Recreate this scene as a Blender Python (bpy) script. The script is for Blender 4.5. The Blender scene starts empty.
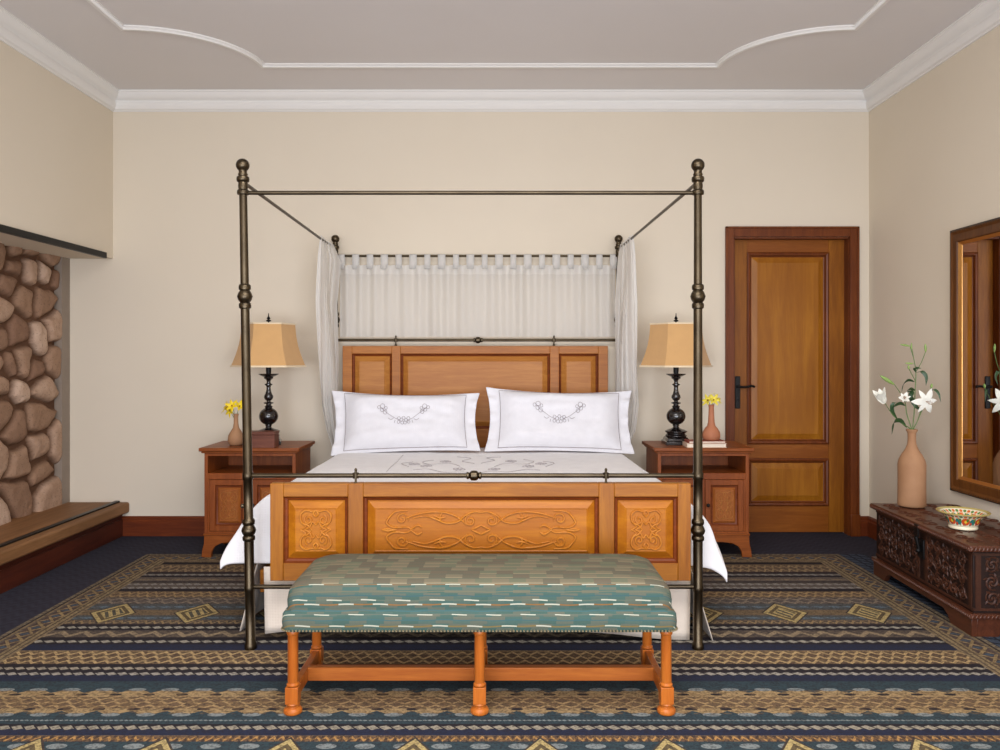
import bpy, bmesh, math, random
import numpy as np
from mathutils import Vector, Matrix, noise
random.seed(7)
PI = math.pi
SC = bpy.context.scene
COL = SC.collection
F, CX, CY, CH = 770.0, 499.5, 357.5, 1.318      # focal length in pixels, vanishing point, camera height
XL, XR, YB, YR, ZC = -2.861, 2.735, 5.70, -1.6, 3.27

# ------------------------------------------------------------------ tagging
def tag(o, label=None, cat=None, group=None, kind=None):
    if label: o['label'] = label
    if cat: o['category'] = cat
    if group: o['group'] = group
    if kind: o['kind'] = kind
    return o
def thing(name, label, cat, loc=(0, 0, 0), rz=0, group=None):
    o = bpy.data.objects.new(name, None); COL.objects.link(o)
    o.empty_display_size = .1
    o.location = loc; o.rotation_euler = (0, 0, rz)
    return tag(o, label, cat, group)
def copy_tree(o, parent=None):
    c = o.copy(); COL.objects.link(c)
    if parent: c.parent = parent
    for ch in list(o.children): copy_tree(ch, c)
    return c

# ------------------------------------------------------------------ mesh builder
class MB:
    def __init__(s): s.v = []; s.f = []; s.m = []
    def add(s, vs, fs, m=0):
        n = len(s.v); s.v += [tuple(v) for v in vs]
        for f in fs: s.f.append(tuple(n + i for i in f)); s.m.append(m)
        return s
    def box(s, x0, x1, y0, y1, z0, z1, m=0):
        v = [(x0,y0,z0),(x1,y0,z0),(x1,y1,z0),(x0,y1,z0),(x0,y0,z1),(x1,y0,z1),(x1,y1,z1),(x0,y1,z1)]
        return s.add(v, [(0,3,2,1),(4,5,6,7),(0,1,5,4),(1,2,6,5),(2,3,7,6),(3,0,4,7)], m)
    def lathe(s, prof, c=(0,0,0), n=28, m=0, M=None, rot=0):
        vs = []; fs = []
        for r, z in prof:
            for k in range(n):
                a = rot + 2*PI*k/n
                p = Vector((max(r, 1e-5)*math.cos(a), max(r, 1e-5)*math.sin(a), z))
                if M: p = M @ p
                vs.append((p.x+c[0], p.y+c[1], p.z+c[2]))
        for i in range(len(prof)-1):
            for k in range(n):
                a = i*n+k; b = i*n+(k+1) % n
                fs.append((a, b, b+n, a+n))
        fs.append(tuple(range(n-1, -1, -1))); L = (len(prof)-1)*n
        fs.append(tuple(range(L, L+n)))
        return s.add(vs, fs, m)
    def ball(s, c, r, n=16, m=0, sz=1.0):
        k = n//2
        return s.lathe([(r*math.sin(PI*i/k), -r*sz*math.cos(PI*i/k)) for i in range(k+1)], c, n, m)
    def tube(s, pts, r, n=8, m=0, flat=None, side=None):
        """swept tube; r is a number or list; flat = thickness ratio with side vector giving the wide direction"""
        pts = [Vector(p) for p in pts]; N = len(pts)
        rs = r if isinstance(r, (list, tuple)) else [r]*N
        T = []
        for i in range(N):
            d = pts[min(i+1, N-1)] - pts[max(i-1, 0)]
            T.append(d.normalized() if d.length > 1e-9 else Vector((0, 0, 1)))
        u = Vector(side) if side is not None else (Vector((0, 0, 1)) if abs(T[0].z) < .9 else Vector((1, 0, 0)))
        vs = []; fs = []
        for i in range(N):
            t = T[i]; u0 = Vector(side) if side is not None else u
            u = u0 - t*u0.dot(t)
            if u.length < 1e-6: u = t.orthogonal()
            u.normalize(); w = t.cross(u)
            for k in range(n):
                a = 2*PI*k/n
                if flat: q = u*math.cos(a)*rs[i] + w*math.sin(a)*max(flat, rs[i]*.04)
                else: q = (u*math.cos(a) + w*math.sin(a))*rs[i]
                vs.append(pts[i]+q)
        for i in range(N-1):
            for k in range(n):
                a = i*n+k; b = i*n+(k+1) % n
                fs.append((a, b, b+n, a+n))
        fs.append(tuple(range(n-1, -1, -1))); L = (N-1)*n
        fs.append(tuple(range(L, L+n)))
        return s.add(vs, fs, m)
    def prism(s, poly, a0, a1, axis='y', m=0):
        """polygon (u,w) extruded along axis y: (u,a,w); along x: (a,u,w); along z: (u,w,a)"""
        def P(u, w, a): return {'y': (u, a, w), 'x': (a, u, w), 'z': (u, w, a)}[axis]
        n = len(poly)
        vs = [P(u, w, a0) for u, w in poly] + [P(u, w, a1) for u, w in poly]
        fs = [tuple(range(n)), tuple(range(2*n-1, n-1, -1))]
        for i in range(n): j = (i+1) % n; fs.append((i, i+n, j+n, j))
        return s.add(vs, fs, m)
    def grid(s, nu, nv, fn, m=0, flip=False):
        vs = [fn(i/(nu-1), j/(nv-1)) for j in range(nv) for i in range(nu)]
        fs = []
        for j in range(nv-1):
            for i in range(nu-1):
                q = (j*nu+i, j*nu+i+1, (j+1)*nu+i+1, (j+1)*nu+i)
                fs.append(q[::-1] if flip else q)
        return s.add(vs, fs, m)
    def panel(s, x0, x1, z0, z1, y, loops, m=0, back=None):
        """concentric rectangular loops facing -y; loops = (inset, y offset, material)"""
        vs = []; fs = []; ms = []
        L = [(0, 0, m)] + list(loops)
        for ins, dy, _ in L:
            vs += [(x0+ins, y+dy, z0+ins), (x1-ins, y+dy, z0+ins), (x1-ins, y+dy, z1-ins), (x0+ins, y+dy, z1-ins)]
        for i in range(len(L)-1):
            for k in range(4):
                a = 4*i+k; b = 4*i+(k+1) % 4
                fs.append((a, b, b+4, a+4)); ms.append(L[i+1][2])
        q = 4*(len(L)-1)
        fs.append((q, q+1, q+2, q+3)); ms.append(L[-1][2])
        if back is not None:
            n = len(vs); vs += [(x0, back, z0), (x1, back, z0), (x1, back, z1), (x0, back, z1)]
            for k in range(4): fs.append((k, n+k, n+(k+1) % 4, (k+1) % 4)); ms.append(m)
            fs.append((n+3, n+2, n+1, n)); ms.append(m)
        n0 = len(s.v); s.v += vs
        for f, mm in zip(fs, ms): s.f.append(tuple(n0+i for i in f)); s.m.append(mm)
        return s
    def sweep(s, path, prof, closed=True, m=0):
        """path = plan points (x,y); prof = (offset to the left of travel, z)"""
        n = len(path); vs = []; fs = []; k = len(prof)
        for i in range(n):
            p = Vector(path[i])
            a = Vector(path[i-1]) if (closed or i > 0) else None
            b = Vector(path[(i+1) % n]) if (closed or i < n-1) else None
            d1 = (p-a).normalized() if a is not None else (b-p).normalized()
            d2 = (b-p).normalized() if b is not None else d1
            n1 = Vector((-d1.y, d1.x)); n2 = Vector((-d2.y, d2.x))
            mt = (n1+n2).normalized(); mt = mt/max(.3, mt.dot(n1))
            for o, z in prof: vs.append((p.x+mt.x*o, p.y+mt.y*o, z))
        for i in range(n if closed else n-1):
            for j in range(k):
                a = i*k+j; b = i*k+(j+1) % k; c = ((i+1) % n)*k+(j+1) % k; d = ((i+1) % n)*k+j
                fs.append((a, d, c, b))
        if not closed:
            fs.append(tuple(range(k))); fs.append(tuple((n-1)*k+j for j in reversed(range(k))))
        return s.add(vs, fs, m)
    def build(s, name, mats, parent=None, off=None, smooth=40, bevel=0, seg=2, subd=0, solid=0, fix=True):
        me = bpy.data.meshes.new(name)
        off = Vector(off) if off is not None else (Vector(parent.get('_o', (0, 0, 0))) if parent else Vector((0, 0, 0)))
        vs = [(v[0]-off.x, v[1]-off.y, v[2]-off.z) for v in s.v]
        me.from_pydata(vs, [], s.f)
        if not isinstance(mats, (list, tuple)): mats = [mats]
        for mt in mats: me.materials.append(mt)
        if len(mats) > 1: me.polygons.foreach_set('material_index', s.m)
        if fix:
            bm = bmesh.new(); bm.from_mesh(me); bmesh.ops.recalc_face_normals(bm, faces=bm.faces); bm.to_mesh(me); bm.free()
        me.polygons.foreach_set('use_smooth', [True]*len(me.polygons))
        me.set_sharp_from_angle(angle=math.radians(smooth))
        me.update()
        o = bpy.data.objects.new(name, me); COL.objects.link(o)
        if parent: o.parent = parent
        if solid: md = o.modifiers.new('solid', 'SOLIDIFY'); md.thickness = solid; md.offset = 0
        if bevel:
            md = o.modifiers.new('bevel', 'BEVEL'); md.width = bevel; md.segments = seg; md.limit_method = 'ANGLE'; md.angle_limit = math.radians(35)
        if subd: md = o.modifiers.new('sub', 'SUBSURF'); md.levels = subd; md.render_levels = subd
        return o

def spline(pts, n=8):
    """Catmull-Rom through points"""
    pts = [Vector(p) for p in pts]; out = []
    P = [pts[0]*2-pts[1]] + pts + [pts[-1]*2-pts[-2]]
    for i in range(1, len(P)-2):
        for k in range(n):
            t = k/n; a, b, c, d = P[i-1], P[i], P[i+1], P[i+2]
            out.append(.5*((2*b)+(c-a)*t+(2*a-5*b+4*c-d)*t*t+(3*b-a-3*c+d)*t**3))
    out.append(pts[-1]); return out
def ip(x, xs, ys):
    return float(np.interp(x, xs, ys))

# ------------------------------------------------------------------ materials
def lin(c):
    f = lambda u: (u/255)/12.92 if u/255 <= .04045 else ((u/255+.055)/1.055)**2.4
    return (f(c[0]), f(c[1]), f(c[2]), 1)
class E:
    """a float socket with operators, so that patterns are written as formulas"""
    T = None
    def __init__(s, k): s.k = k
    @staticmethod
    def op(o, *a):
        n = E.T.nodes.new('ShaderNodeMath'); n.operation = o
        for i, x in enumerate(a):
            if isinstance(x, E): E.T.links.new(x.k, n.inputs[i])
            else: n.inputs[i].default_value = x
        return E(n.outputs[0])
    def __add__(s, o): return E.op('ADD', s, o)
    __radd__ = __add__
    def __sub__(s, o): return E.op('SUBTRACT', s, o)
    def __rsub__(s, o): return E.op('SUBTRACT', o, s)
    def __mul__(s, o): return E.op('MULTIPLY', s, o)
    __rmul__ = __mul__
    def __truediv__(s, o): return E.op('DIVIDE', s, o)
    def __lt__(s, o): return E.op('LESS_THAN', s, o)
    def __gt__(s, o): return E.op('GREATER_THAN', s, o)
def esin(x): return E.op('SINE', x)
def eabs(x): return E.op('ABSOLUTE', x)
def efrac(x): return E.op('FRACT', x)
def efloor(x): return E.op('FLOOR', x)
def emin(a, b): return E.op('MINIMUM', a, b)
def emax(a, b): return E.op('MAXIMUM', a, b)
def tri(x): return eabs(efrac(x)*2-1)           # 1..0..1 over a unit period
def band(x, a, b): return (x > a)*(x < b)
def mixc(f, a, b):
    n = E.T.nodes.new('ShaderNodeMix'); n.data_type = 'RGBA'
    if isinstance(f, E): E.T.links.new(f.k, n.inputs['Factor'])
    else: n.inputs['Factor'].default_value = f
    for nm, c in (('A', a), ('B', b)):
        s = [i for i in n.inputs if i.name == nm and i.type == 'RGBA'][0]
        if hasattr(c, 'is_output'): E.T.links.new(c, s)
        else: s.default_value = lin(c) if len(c) == 3 else c
    return [o for o in n.outputs if o.type == 'RGBA'][0]
def coords(kind='Object'):
    t = E.T.nodes.new('ShaderNodeTexCoord'); s = E.T.nodes.new('ShaderNodeSeparateXYZ')
    E.T.links.new(t.outputs[kind], s.inputs[0])
    return E(s.outputs[0]), E(s.outputs[1]), E(s.outputs[2])
def nz(scale=(1, 1, 1), s=5, detail=3, rough=.55, kind='Object', dist=0):
    t = E.T.nodes.new('ShaderNodeTexCoord'); mp = E.T.nodes.new('ShaderNodeMapping'); mp.inputs['Scale'].default_value = scale
    n = E.T.nodes.new('ShaderNodeTexNoise'); n.inputs['Scale'].default_value = s; n.inputs['Detail'].default_value = detail
    n.inputs['Roughness'].default_value = rough; n.inputs['Distortion'].default_value = dist
    E.T.links.new(t.outputs[kind], mp.inputs[0]); E.T.links.new(mp.outputs[0], n.inputs['Vector'])
    return E(n.outputs[0])
def cxyz(x, y, z):
    c = E.T.nodes.new('ShaderNodeCombineXYZ')
    for i, q in enumerate((x, y, z)):
        if isinstance(q, E): E.T.links.new(q.k, c.inputs[i])
        else: c.inputs[i].default_value = q
    return c.outputs[0]
def ramp(x, stops, const=False):
    n = E.T.nodes.new('ShaderNodeValToRGB'); cr = n.color_ramp
    if const: cr.interpolation = 'CONSTANT'
    while len(cr.elements) < len(stops): cr.elements.new(.5)
    for e, (p, c) in zip(cr.elements, sorted(stops, key=lambda q: q[0])): e.position = p; e.color = lin(c)
    E.T.links.new(x.k, n.inputs[0]); return n.outputs[0]
def mat(name, color=(200, 200, 200), rough=.6, metal=0, spec=.5, fn=None, bump=None, bs=.3, bd=.01, sheen=0, coat=0, trans=0, sss=0):
    m = bpy.data.materials.new(name); m.use_nodes = True
    E.T = m.node_tree; b = E.T.nodes['Principled BSDF']
    b.inputs['Roughness'].default_value = rough; b.inputs['Metallic'].default_value = metal
    b.inputs['Specular IOR Level'].default_value = spec
    b.inputs['Sheen Weight'].default_value = sheen; b.inputs['Coat Weight'].default_value = coat; b.inputs['Coat Roughness'].default_value = .25
    b.inputs['Base Color'].default_value = lin(color)
    if fn:
        c = fn()
        E.T.links.new(c, b.inputs['Base Color'])
    else:
        v = nz(s=14, detail=4)
        E.T.links.new(mixc(v*.5, color, tuple(max(0, int(q*.86)) for q in color)), b.inputs['Base Color'])
    if bump:
        h = bump(); n = E.T.nodes.new('ShaderNodeBump'); n.inputs['Strength'].default_value = bs; n.inputs['Distance'].default_value = bd
        E.T.links.new(h.k, n.inputs['Height']); E.T.links.new(n.outputs[0], b.inputs['Normal'])
    return m
def wood(name, light, dark, axis='z', rough=.42, s=1.0, coat=.03, contrast=1.0, spec=.28):
    sc = {'x': (1.2, 14, 14), 'y': (14, 1.2, 14), 'z': (14, 14, 1.2)}[axis]
    def fn():
        a = nz(scale=sc, s=2.2*s, detail=5, rough=.65, dist=.6)
        b = nz(scale=tuple(q*4 for q in sc), s=3*s, detail=2)
        c = nz(s=1.7, detail=2)
        v = a*.62+b*.16+c*.3
        md = tuple(int((p+q)/2) for p, q in zip(light, dark))
        k = .14/contrast
        return ramp(v, [(.52-k*1.4, dark), (.53, md), (.56+k, light)])
    return mat(name, fn=fn, rough=rough, coat=coat, spec=spec, bump=lambda: nz(scale=tuple(q*3 for q in sc), s=3, detail=3), bs=.08, bd=.004)
def cloth(name, color, rough=.9, bs=.15, sheen=.2, sc=500):
    def bp():
        x, y, z = coords()
        return esin(x*sc)*.3+esin(z*sc+y*sc)*.3+nz(s=30, detail=3)*1.2
    return mat(name, color, rough=rough, bump=bp, bs=bs, bd=.003, sheen=sheen, spec=.2)

W = {}
W['wall'] = mat('wall_paint', (226, 213, 188), .92, spec=.15, fn=lambda: mixc(nz(s=1.3, detail=3), (226, 215, 196), (221, 209, 189)), bump=lambda: nz(s=55, detail=4), bs=.05, bd=.004)
W['ceil'] = mat('ceiling_paint', (205, 195, 182), .94, spec=.1, fn=lambda: mixc(nz(s=1.1), (228, 224, 222), (222, 217, 214)))
W['trim'] = mat('white_moulding', (238, 234, 226), .7, spec=.2, fn=lambda: mixc(nz(s=2), (238, 236, 232), (234, 231, 226)))
W['bwood_h'] = wood('amber_wood_across', (164, 104, 28), (122, 68, 14), 'x')
W['bwood_v'] = wood('amber_wood_upright', (162, 102, 26), (120, 66, 14), 'z')
W['bfield'] = wood('amber_panel_veneer', (178, 110, 18), (144, 78, 10), 'x', s=.8)
W['glaze'] = wood('dark_stained_moulding', (126, 60, 20), (86, 36, 12), 'x')
W['carve'] = wood('carved_relief_wood', (190, 122, 34), (160, 90, 20), 'x')
W['hfield'] = wood('headboard_veneer', (186, 126, 58), (156, 94, 36), 'x')
W['hwood'] = wood('headboard_wood', (180, 114, 44), (140, 80, 22), 'x')
W['nwood_h'] = wood('nightstand_wood_across', (152, 82, 28), (104, 48, 14), 'x')
W['nwood_v'] = wood('nightstand_wood_upright', (152, 82, 32), (110, 50, 16), 'z')
W['nfield'] = wood('nightstand_inlay_wood', (168, 100, 42), (132, 68, 24), 'z')
W['ncarve'] = wood('nightstand_relief_wood', (182, 120, 58), (150, 86, 34), 'z')
W['dwood_v'] = wood('door_wood_upright', (158, 98, 24), (110, 58, 10), 'z', s=.7)
W['dwood_h'] = wood('door_wood_across', (150, 88, 26), (116, 58, 12), 'x', s=.7)
W['dfield'] = wood('door_panel_wood', (168, 108, 26), (130, 74, 12), 'z', s=.6)
W['dglaze'] = wood('door_moulding_wood', (122, 62, 22), (82, 36, 12), 'z')
W['base'] = wood('red_brown_skirting', (124, 58, 24), (84, 34, 14), 'x')
W['basedark'] = wood('dark_hearth_board', (92, 42, 26), (56, 24, 16), 'y')
W['slab'] = wood('hearth_slab_wood', (150, 108, 70), (116, 80, 48), 'y', rough=.6, s=.8, coat=0)
W['benchw'] = wood('orange_brown_bench_wood', (188, 108, 40), (148, 72, 22), 'z', rough=.3)
W['benchwx'] = wood('bench_stretcher_wood', (190, 112, 46), (150, 76, 30), 'x', rough=.35)
W['boxw'] = wood('small_box_wood', (120, 70, 52), (86, 46, 34), 'x')
W['bronze'] = mat('antique_bronze', (92, 80, 62), .34, metal=1, fn=lambda: mixc(nz(s=7, detail=2), (98, 86, 68), (56, 49, 40)))
W['iron'] = mat('black_iron', (26, 25, 25), .45, metal=.6)
W['black_wood'] = mat('black_lacquered_wood', (22, 16, 16), .14, spec=.6, coat=.4)
W['steel'] = mat('blackened_steel', (34, 33, 33), .4, metal=.7)
W['white'] = cloth('white_cotton', (236, 236, 242))
W['linen'] = cloth('white_duvet_cotton', (236, 234, 236))
W['skirt'] = cloth('cream_valance_cotton', (232, 218, 202))
W['thread'] = mat('grey_brown_thread', (150, 138, 142), .8)
W['thread2'] = mat('grey_thread', (186, 180, 182), .8)
W['shade'] = cloth('tan_shade_fabric', (210, 166, 112), sc=900)
W['shadetrim'] = cloth('cream_shade_trim', (232, 212, 178))
W['terra'] = mat('terracotta', (204, 152, 116), .75, fn=lambda: mixc(nz(s=9, detail=5), (178, 136, 100), (146, 102, 68)), bump=lambda: nz(s=20, detail=4), bs=.1)
W['terra2'] = mat('pink_terracotta', (196, 130, 96), .7, fn=lambda: mixc(nz(s=9, detail=5), (186, 122, 88), (160, 96, 64)))
W['stem'] = mat('green_stem', (92, 122, 62), .5)
W['leaf'] = mat('dark_green_leaf', (44, 74, 38), .4)
W['bud'] = mat('pale_green_bud', (142, 172, 92), .5)
W['petal'] = mat('white_petal', (245, 244, 232), .5, sheen=.2)
W['yellow'] = mat('yellow_petal', (244, 214, 36), .5)
W['yellow2'] = mat('pale_yellow_petal', (232, 214, 74), .5)
W['stamen'] = mat('brown_stamen', (150, 90, 40), .6)
W['mirror'] = mat('mirror_glass', (235, 235, 235), .015, metal=1, fn=lambda: mixc(.0, (238, 238, 236), (230, 230, 230)))
W['mframe'] = wood('mirror_frame_wood', (112, 68, 30), (72, 40, 16), 'z')
W['mdark'] = wood('mirror_frame_dark_edge', (48, 34, 22), (26, 18, 12), 'z')
W['gold'] = mat('gilded_edge', (206, 150, 84), .3, metal=.8)
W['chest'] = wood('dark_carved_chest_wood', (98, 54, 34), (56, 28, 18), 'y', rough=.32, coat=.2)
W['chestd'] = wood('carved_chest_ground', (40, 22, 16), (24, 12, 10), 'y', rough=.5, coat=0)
W['chestl'] = wood('carved_chest_relief', (84, 48, 32), (44, 24, 17), 'y', rough=.45, coat=.05)
W['nail'] = mat('nailhead_brass', (170, 158, 126), .35, metal=.7)
W['bookr'] = mat('brick_red_cover', (150, 70, 52), .6)
W['bookc'] = mat('cream_cover', (226, 200, 176), .6)
W['paper'] = mat('page_block', (236, 222, 204), .8)
def sheer(name, tr, col=(244, 242, 238)):
    m = bpy.data.materials.new(name); m.use_nodes = True; E.T = m.node_tree
    for n in list(E.T.nodes):
        if n.type == 'BSDF_PRINCIPLED': E.T.nodes.remove(n)
    out = [n for n in E.T.nodes if n.type == 'OUTPUT_MATERIAL'][0]
    d = E.T.nodes.new('ShaderNodeBsdfDiffuse'); t = E.T.nodes.new('ShaderNodeBsdfTranslucent'); p = E.T.nodes.new('ShaderNodeBsdfTransparent')
    x, y, z = coords()
    c = mixc(esin(x*1800)*.25+.25, col, tuple(q-10 for q in col))
    for q in (d, t): E.T.links.new(c, q.inputs[0])
    a = E.T.nodes.new('ShaderNodeMixShader'); a.inputs[0].default_value = .4
    b = E.T.nodes.new('ShaderNodeMixShader'); b.inputs[0].default_value = tr
    E.T.links.new(d.outputs[0], a.inputs[1]); E.T.links.new(t.outputs[0], a.inputs[2])
    E.T.links.new(a.outputs[0], b.inputs[1]); E.T.links.new(p.outputs[0], b.inputs[2])
    E.T.links.new(b.outputs[0], out.inputs[0]); return m
W['sheer'] = sheer('sheer_voile', .28)
W['sheerband'] = sheer('sheer_voile_hem', .2)
W['drape'] = sheer('bed_drape_voile', .12)

# ------------------------------------------------------------------ room shell
def struct(o): o['kind'] = 'structure'; return o
b = MB(); b.box(XL-.6, XR+.2, YR-.2, YB+.2, -.12, 0)
def floor_fn():
    x, y, z = coords()
    rib = tri(x*9+y*.0)*.5
    v = nz(scale=(1, 7, 1), s=6, detail=4)
    braid = esin(y*95+tri(x*13)*5)*.5+.5
    base = mixc(v, (40, 38, 46), (60, 58, 68))
    return mixc(braid*.12, base, (84, 88, 104))
W['floor'] = mat('dark_slate_blue_carpet', fn=floor_fn, rough=.95, spec=.1)
struct(b.build('floor', W['floor']))
b = MB(); b.box(XL-.6, XR+.2, YR-.2, YB+.2, ZC, ZC+.12); struct(b.build('ceiling', W['ceil']))
# back wall with the door opening
DX0, DX1, DZ = 1.73, 2.59, 2.21
b = MB()
b.box(XL-.6, DX0, YB, YB+.2, 0, ZC); b.box(DX1, XR+.2, YB, YB+.2, 0, ZC); b.box(DX0, DX1, YB, YB+.2, DZ, ZC)
struct(b.build('wall_back', W['wall']))
b = MB(); b.box(XR, XR+.2, YR, YB, 0, ZC); struct(b.build('wall_right', W['wall']))
# left wall: full height near the camera, chimney breast hanging over the stone niche further back
NY0 = 2.3
b = MB(); b.box(XL-.6, XL, YR, NY0, 0, ZC); b.box(XL-.6, XL, NY0, YB, 2.05, ZC); struct(b.build('wall_left', W['wall']))
# rear wall (behind the camera) with two tall window openings
b = MB()
wins = [(-2.35, -.25), (.15, 2.25)]
b.box(XL-.6, wins[0][0], YR-.2, YR, 0, ZC); b.box(wins[0][1], wins[1][0], YR-.2, YR, 0, ZC); b.box(wins[1][1], XR+.2, YR-.2, YR, 0, ZC)
for a, c in wins: b.box(a, c, YR-.2, YR, 2.65, ZC)
struct(b.build('wall_rear', W['wall']))
for i, (a, c) in enumerate(wins):
    b = MB()
    for q in (a, (a+c)/2-.03, c-.06): b.box(q, q+.06, YR-.16, YR-.1, 0, 2.65)
    for z in (0, 1.3, 2.59): b.box(a, c, YR-.15, YR-.11, z, z+.06)
    struct(b.build('window_%d' % (i+1), W['trim']))
# crown moulding
room = [(XL, YR), (XR, YR), (XR, YB), (XL, YB)]
pr = [(0, -.135), (.012, -.135), (.016, -.128), (.030, -.122), (.042, -.104), (.046, -.084), (.044, -.076), (.034, -.070), (.038, -.062), (.054, -.054), (.070, -.040), (.080, -.026), (.084, -.014), (.090, -.012), (.090, 0), (0, 0)]
b = MB(); b.sweep(room, [(o, ZC+z) for o, z in pr]); struct(b.build('trim_1', W['trim'], smooth=30))
# ceiling moulding: a rectangle with scooped corners
x0, x1, xi0, xi1, yb, yi = -2.226, 2.100, -1.58, 1.455, 5.13, 4.54
path = []
def arc(cx, cy, rx, ry, a0, a1, n=18): return [(cx+rx*math.cos(math.radians(a0+(a1-a0)*i/n)), cy+ry*math.sin(math.radians(a0+(a1-a0)*i/n))) for i in range(n+1)]
yf, yfi = -1.05, -.45
path += arc(x1, yf, x1-xi1, yfi-yf, 180, 90)        # near right corner
path += arc(x1, yb, x1-xi1, yb-yi, 270, 180)
path += arc(x0, yb, xi0-x0, yb-yi, 0, -90)
path += arc(x0, yf, xi0-x0, yfi-yf, 90, 0)
b = MB(); b.sweep(path, [(-.024, ZC), (-.024, ZC-.008), (-.014, ZC-.012), (-.010, ZC-.022), (.010, ZC-.022), (.014, ZC-.012), (.024, ZC-.008), (.024, ZC)])
struct(b.build('trim_2', W['trim'], smooth=50))
# skirting boards
def skirting(name, path, h=.145, m='base'):
    b = MB(); b.sweep(path, [(0, 0), (.022, 0), (.022, h-.035), (.017, h-.028), (.017, h-.012), (.010, h-.004), (.008, h), (0, h)], closed=False)
    return struct(b.build(name, W[m], smooth=30))
skirting('baseboard_back', [(1.668, YB), (-2.79, YB)])
skirting('baseboard_right', [(XR, YR), (XR, YB), (2.652, YB)])
skirting('baseboard_left', [(XL, NY0-.3), (XL, YR)])

# door
d = thing('door_1', None, None, (DX0, YB, 0)); d['_o'] = d.location[:]; struct(d)
d['label'] = 'amber wooden panelled door closed in the back wall beside the right nightstand'
LY = YB+.075
b = MB(); px0, px1 = 1.856, 2.468
b.box(DX0, px0, LY, LY+.045, .008, DZ); b.box(px1, DX1, LY, LY+.045, .008, DZ)
b.build('leaf_stiles', W['dwood_v'], d, bevel=.002)
b = MB()
for z0, z1 in ((.008, .205), (.562, .668), (2.106, DZ)): b.box(px0, px1, LY, LY+.045, z0, z1)
b.build('leaf_rails', W['dwood_h'], d, bevel=.002)
for z0, z1 in ((.668, 2.106), (.205, .562)):
    b = MB(); b.panel(px0, px1, z0, z1, LY-.008, [(.010, -.006, 0), (.022, -.002, 0), (.030, .016, 0), (.036, .018, 0), (.075, .006, 1), (.078, .004, 1)], back=LY+.04)
    b.build('door_panel', [W['dglaze'], W['dfield']], d, smooth=20)
b = MB()
cy0 = YB-.022
def casing(bm, xa, xb, za, zb, horiz=False):
    bm.box(xa, xb, cy0+.006, YB+.002, za, zb)
b.box(1.669, 1.732, cy0, YB, 0, 2.284); b.box(2.588, 2.652, cy0, YB, 0, 2.284); b.box(1.732, 2.588, cy0, YB, DZ, 2.284)
b.box(1.669, 1.684, cy0-.010, cy0, .16, 2.284); b.box(2.637, 2.652, cy0-.010, cy0, .16, 2.284); b.box(1.669, 2.652, cy0-.010, cy0, 2.268, 2.284)
b.box(1.664, 1.734, cy0-.014, YB, 0, .16); b.box(2.586, 2.657, cy0-.014, YB, 0, .16)
b.build('door_frame', W['dglaze'], d, bevel=.003)
b = MB(); b.box(DX0, DX0+.012, YB, LY, 0, DZ); b.box(DX1-.006, DX1, YB, LY, 0, DZ); b.box(DX0, DX1, YB, LY, DZ-.012, DZ)
b.build('door_jamb', W['dglaze'], d)
b = MB(); b.box(1.764, 1.804, LY-.010, LY, .935, 1.178); h = b.build('handle_plate', W['iron'], d, bevel=.008, seg=3)
b = MB(); b.tube([(1.784, LY-.008, 1.10), (1.784, LY-.05, 1.10)], .010); b.tube(spline([(1.784, LY-.05, 1.10), (1.83, LY-.054, 1.098), (1.875, LY-.05, 1.106), (1.90, LY-.046, 1.098)]), [.009]*24+[.006])
b.build('lever_handle', W['iron'], d)
b = MB(); b.lathe([(.011, 0), (.011, .008), (.006, .01)], (1.784, LY-.010, 1.005), M=Matrix.Rotation(PI/2, 3, 'X')); b.build('lock_escutcheon', W['iron'], d)

# ------------------------------------------------------------------ stone fireplace wall + hearth
SX = -3.18
px_st = [(10,45),(55,22),(50,70),(93,78),(135,85),(88,26),(150,45),(168,100),(38,128),(78,165),(132,165),(12,195),(12,262),(60,258),(118,262),(160,330),(38,328),(75,330),(116,348),(12,330),(58,402),(126,392),(12,398),(18,458),(122,470),(55,500),(120,562),(60,595),(4,590),(126,615),(50,690),(140,680),(8,735),(152,235),(158,545)]
cen = []
for a, c in px_st:
    X = a/2.68; Yp = 240+c/2.68
    yy = SX*F/(X-CX); zz = CH+(CY-Yp)*yy/F
    cen.append((yy, zz))
yy = 4.72
while yy > 2.2:
    zz = .38+random.uniform(-.08, .08)
    while zz < 2.1:
        cen.append((yy+random.uniform(-.07, .07), zz)); zz += random.uniform(.2, .32)
    yy -= .30
cen = np.array(cen)
NYs, NZs = 420, 230
ys = np.linspace(NY0, 5.60, NYs); zs = np.linspace(.24, 2.055, NZs)
YY, ZZ = np.meshgrid(ys, zs)
wob = np.array([[noise.noise((y*5, z*5, 3.1)) for y in ys] for z in zs])
wob2 = np.array([[noise.noise((y*5, z*5, 9.7)) for y in ys] for z in zs])
fine = np.array([[noise.noise((y*26, z*26, 1.7))+.5*noise.noise((y*60, z*60, 5)) for y in ys] for z in zs])
A = YY+wob*.05; Bz = ZZ+wob2*.05
P4 = lambda u: np.abs(u)**2.6
Dm = np.stack([(P4((A-c[0])*.95)+P4(Bz-c[1]))**(1/2.6) for c in cen], -1)
idx = np.argsort(Dm, -1)[..., :2]
d1 = np.take_along_axis(Dm, idx[..., :1], -1)[..., 0]; d2 = np.take_along_axis(Dm, idx[..., 1:2], -1)[..., 0]
edge = (d2-d1)
t = np.clip((edge-.030)/.10, 0, 1); dome = np.sqrt(np.clip(1-(1-t)**2.4, 0, 1))
rnd = np.array([random.random() for _ in cen])[idx[..., 0]]
H = dome*(.040+.022*rnd)+fine*.004
H[:, -1] = 0
vs = [(SX-.055+float(H[j, i]), float(ys[i]), float(zs[j])) for j in range(NZs) for i in range(NYs)]
b = MB(); fs = []
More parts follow.
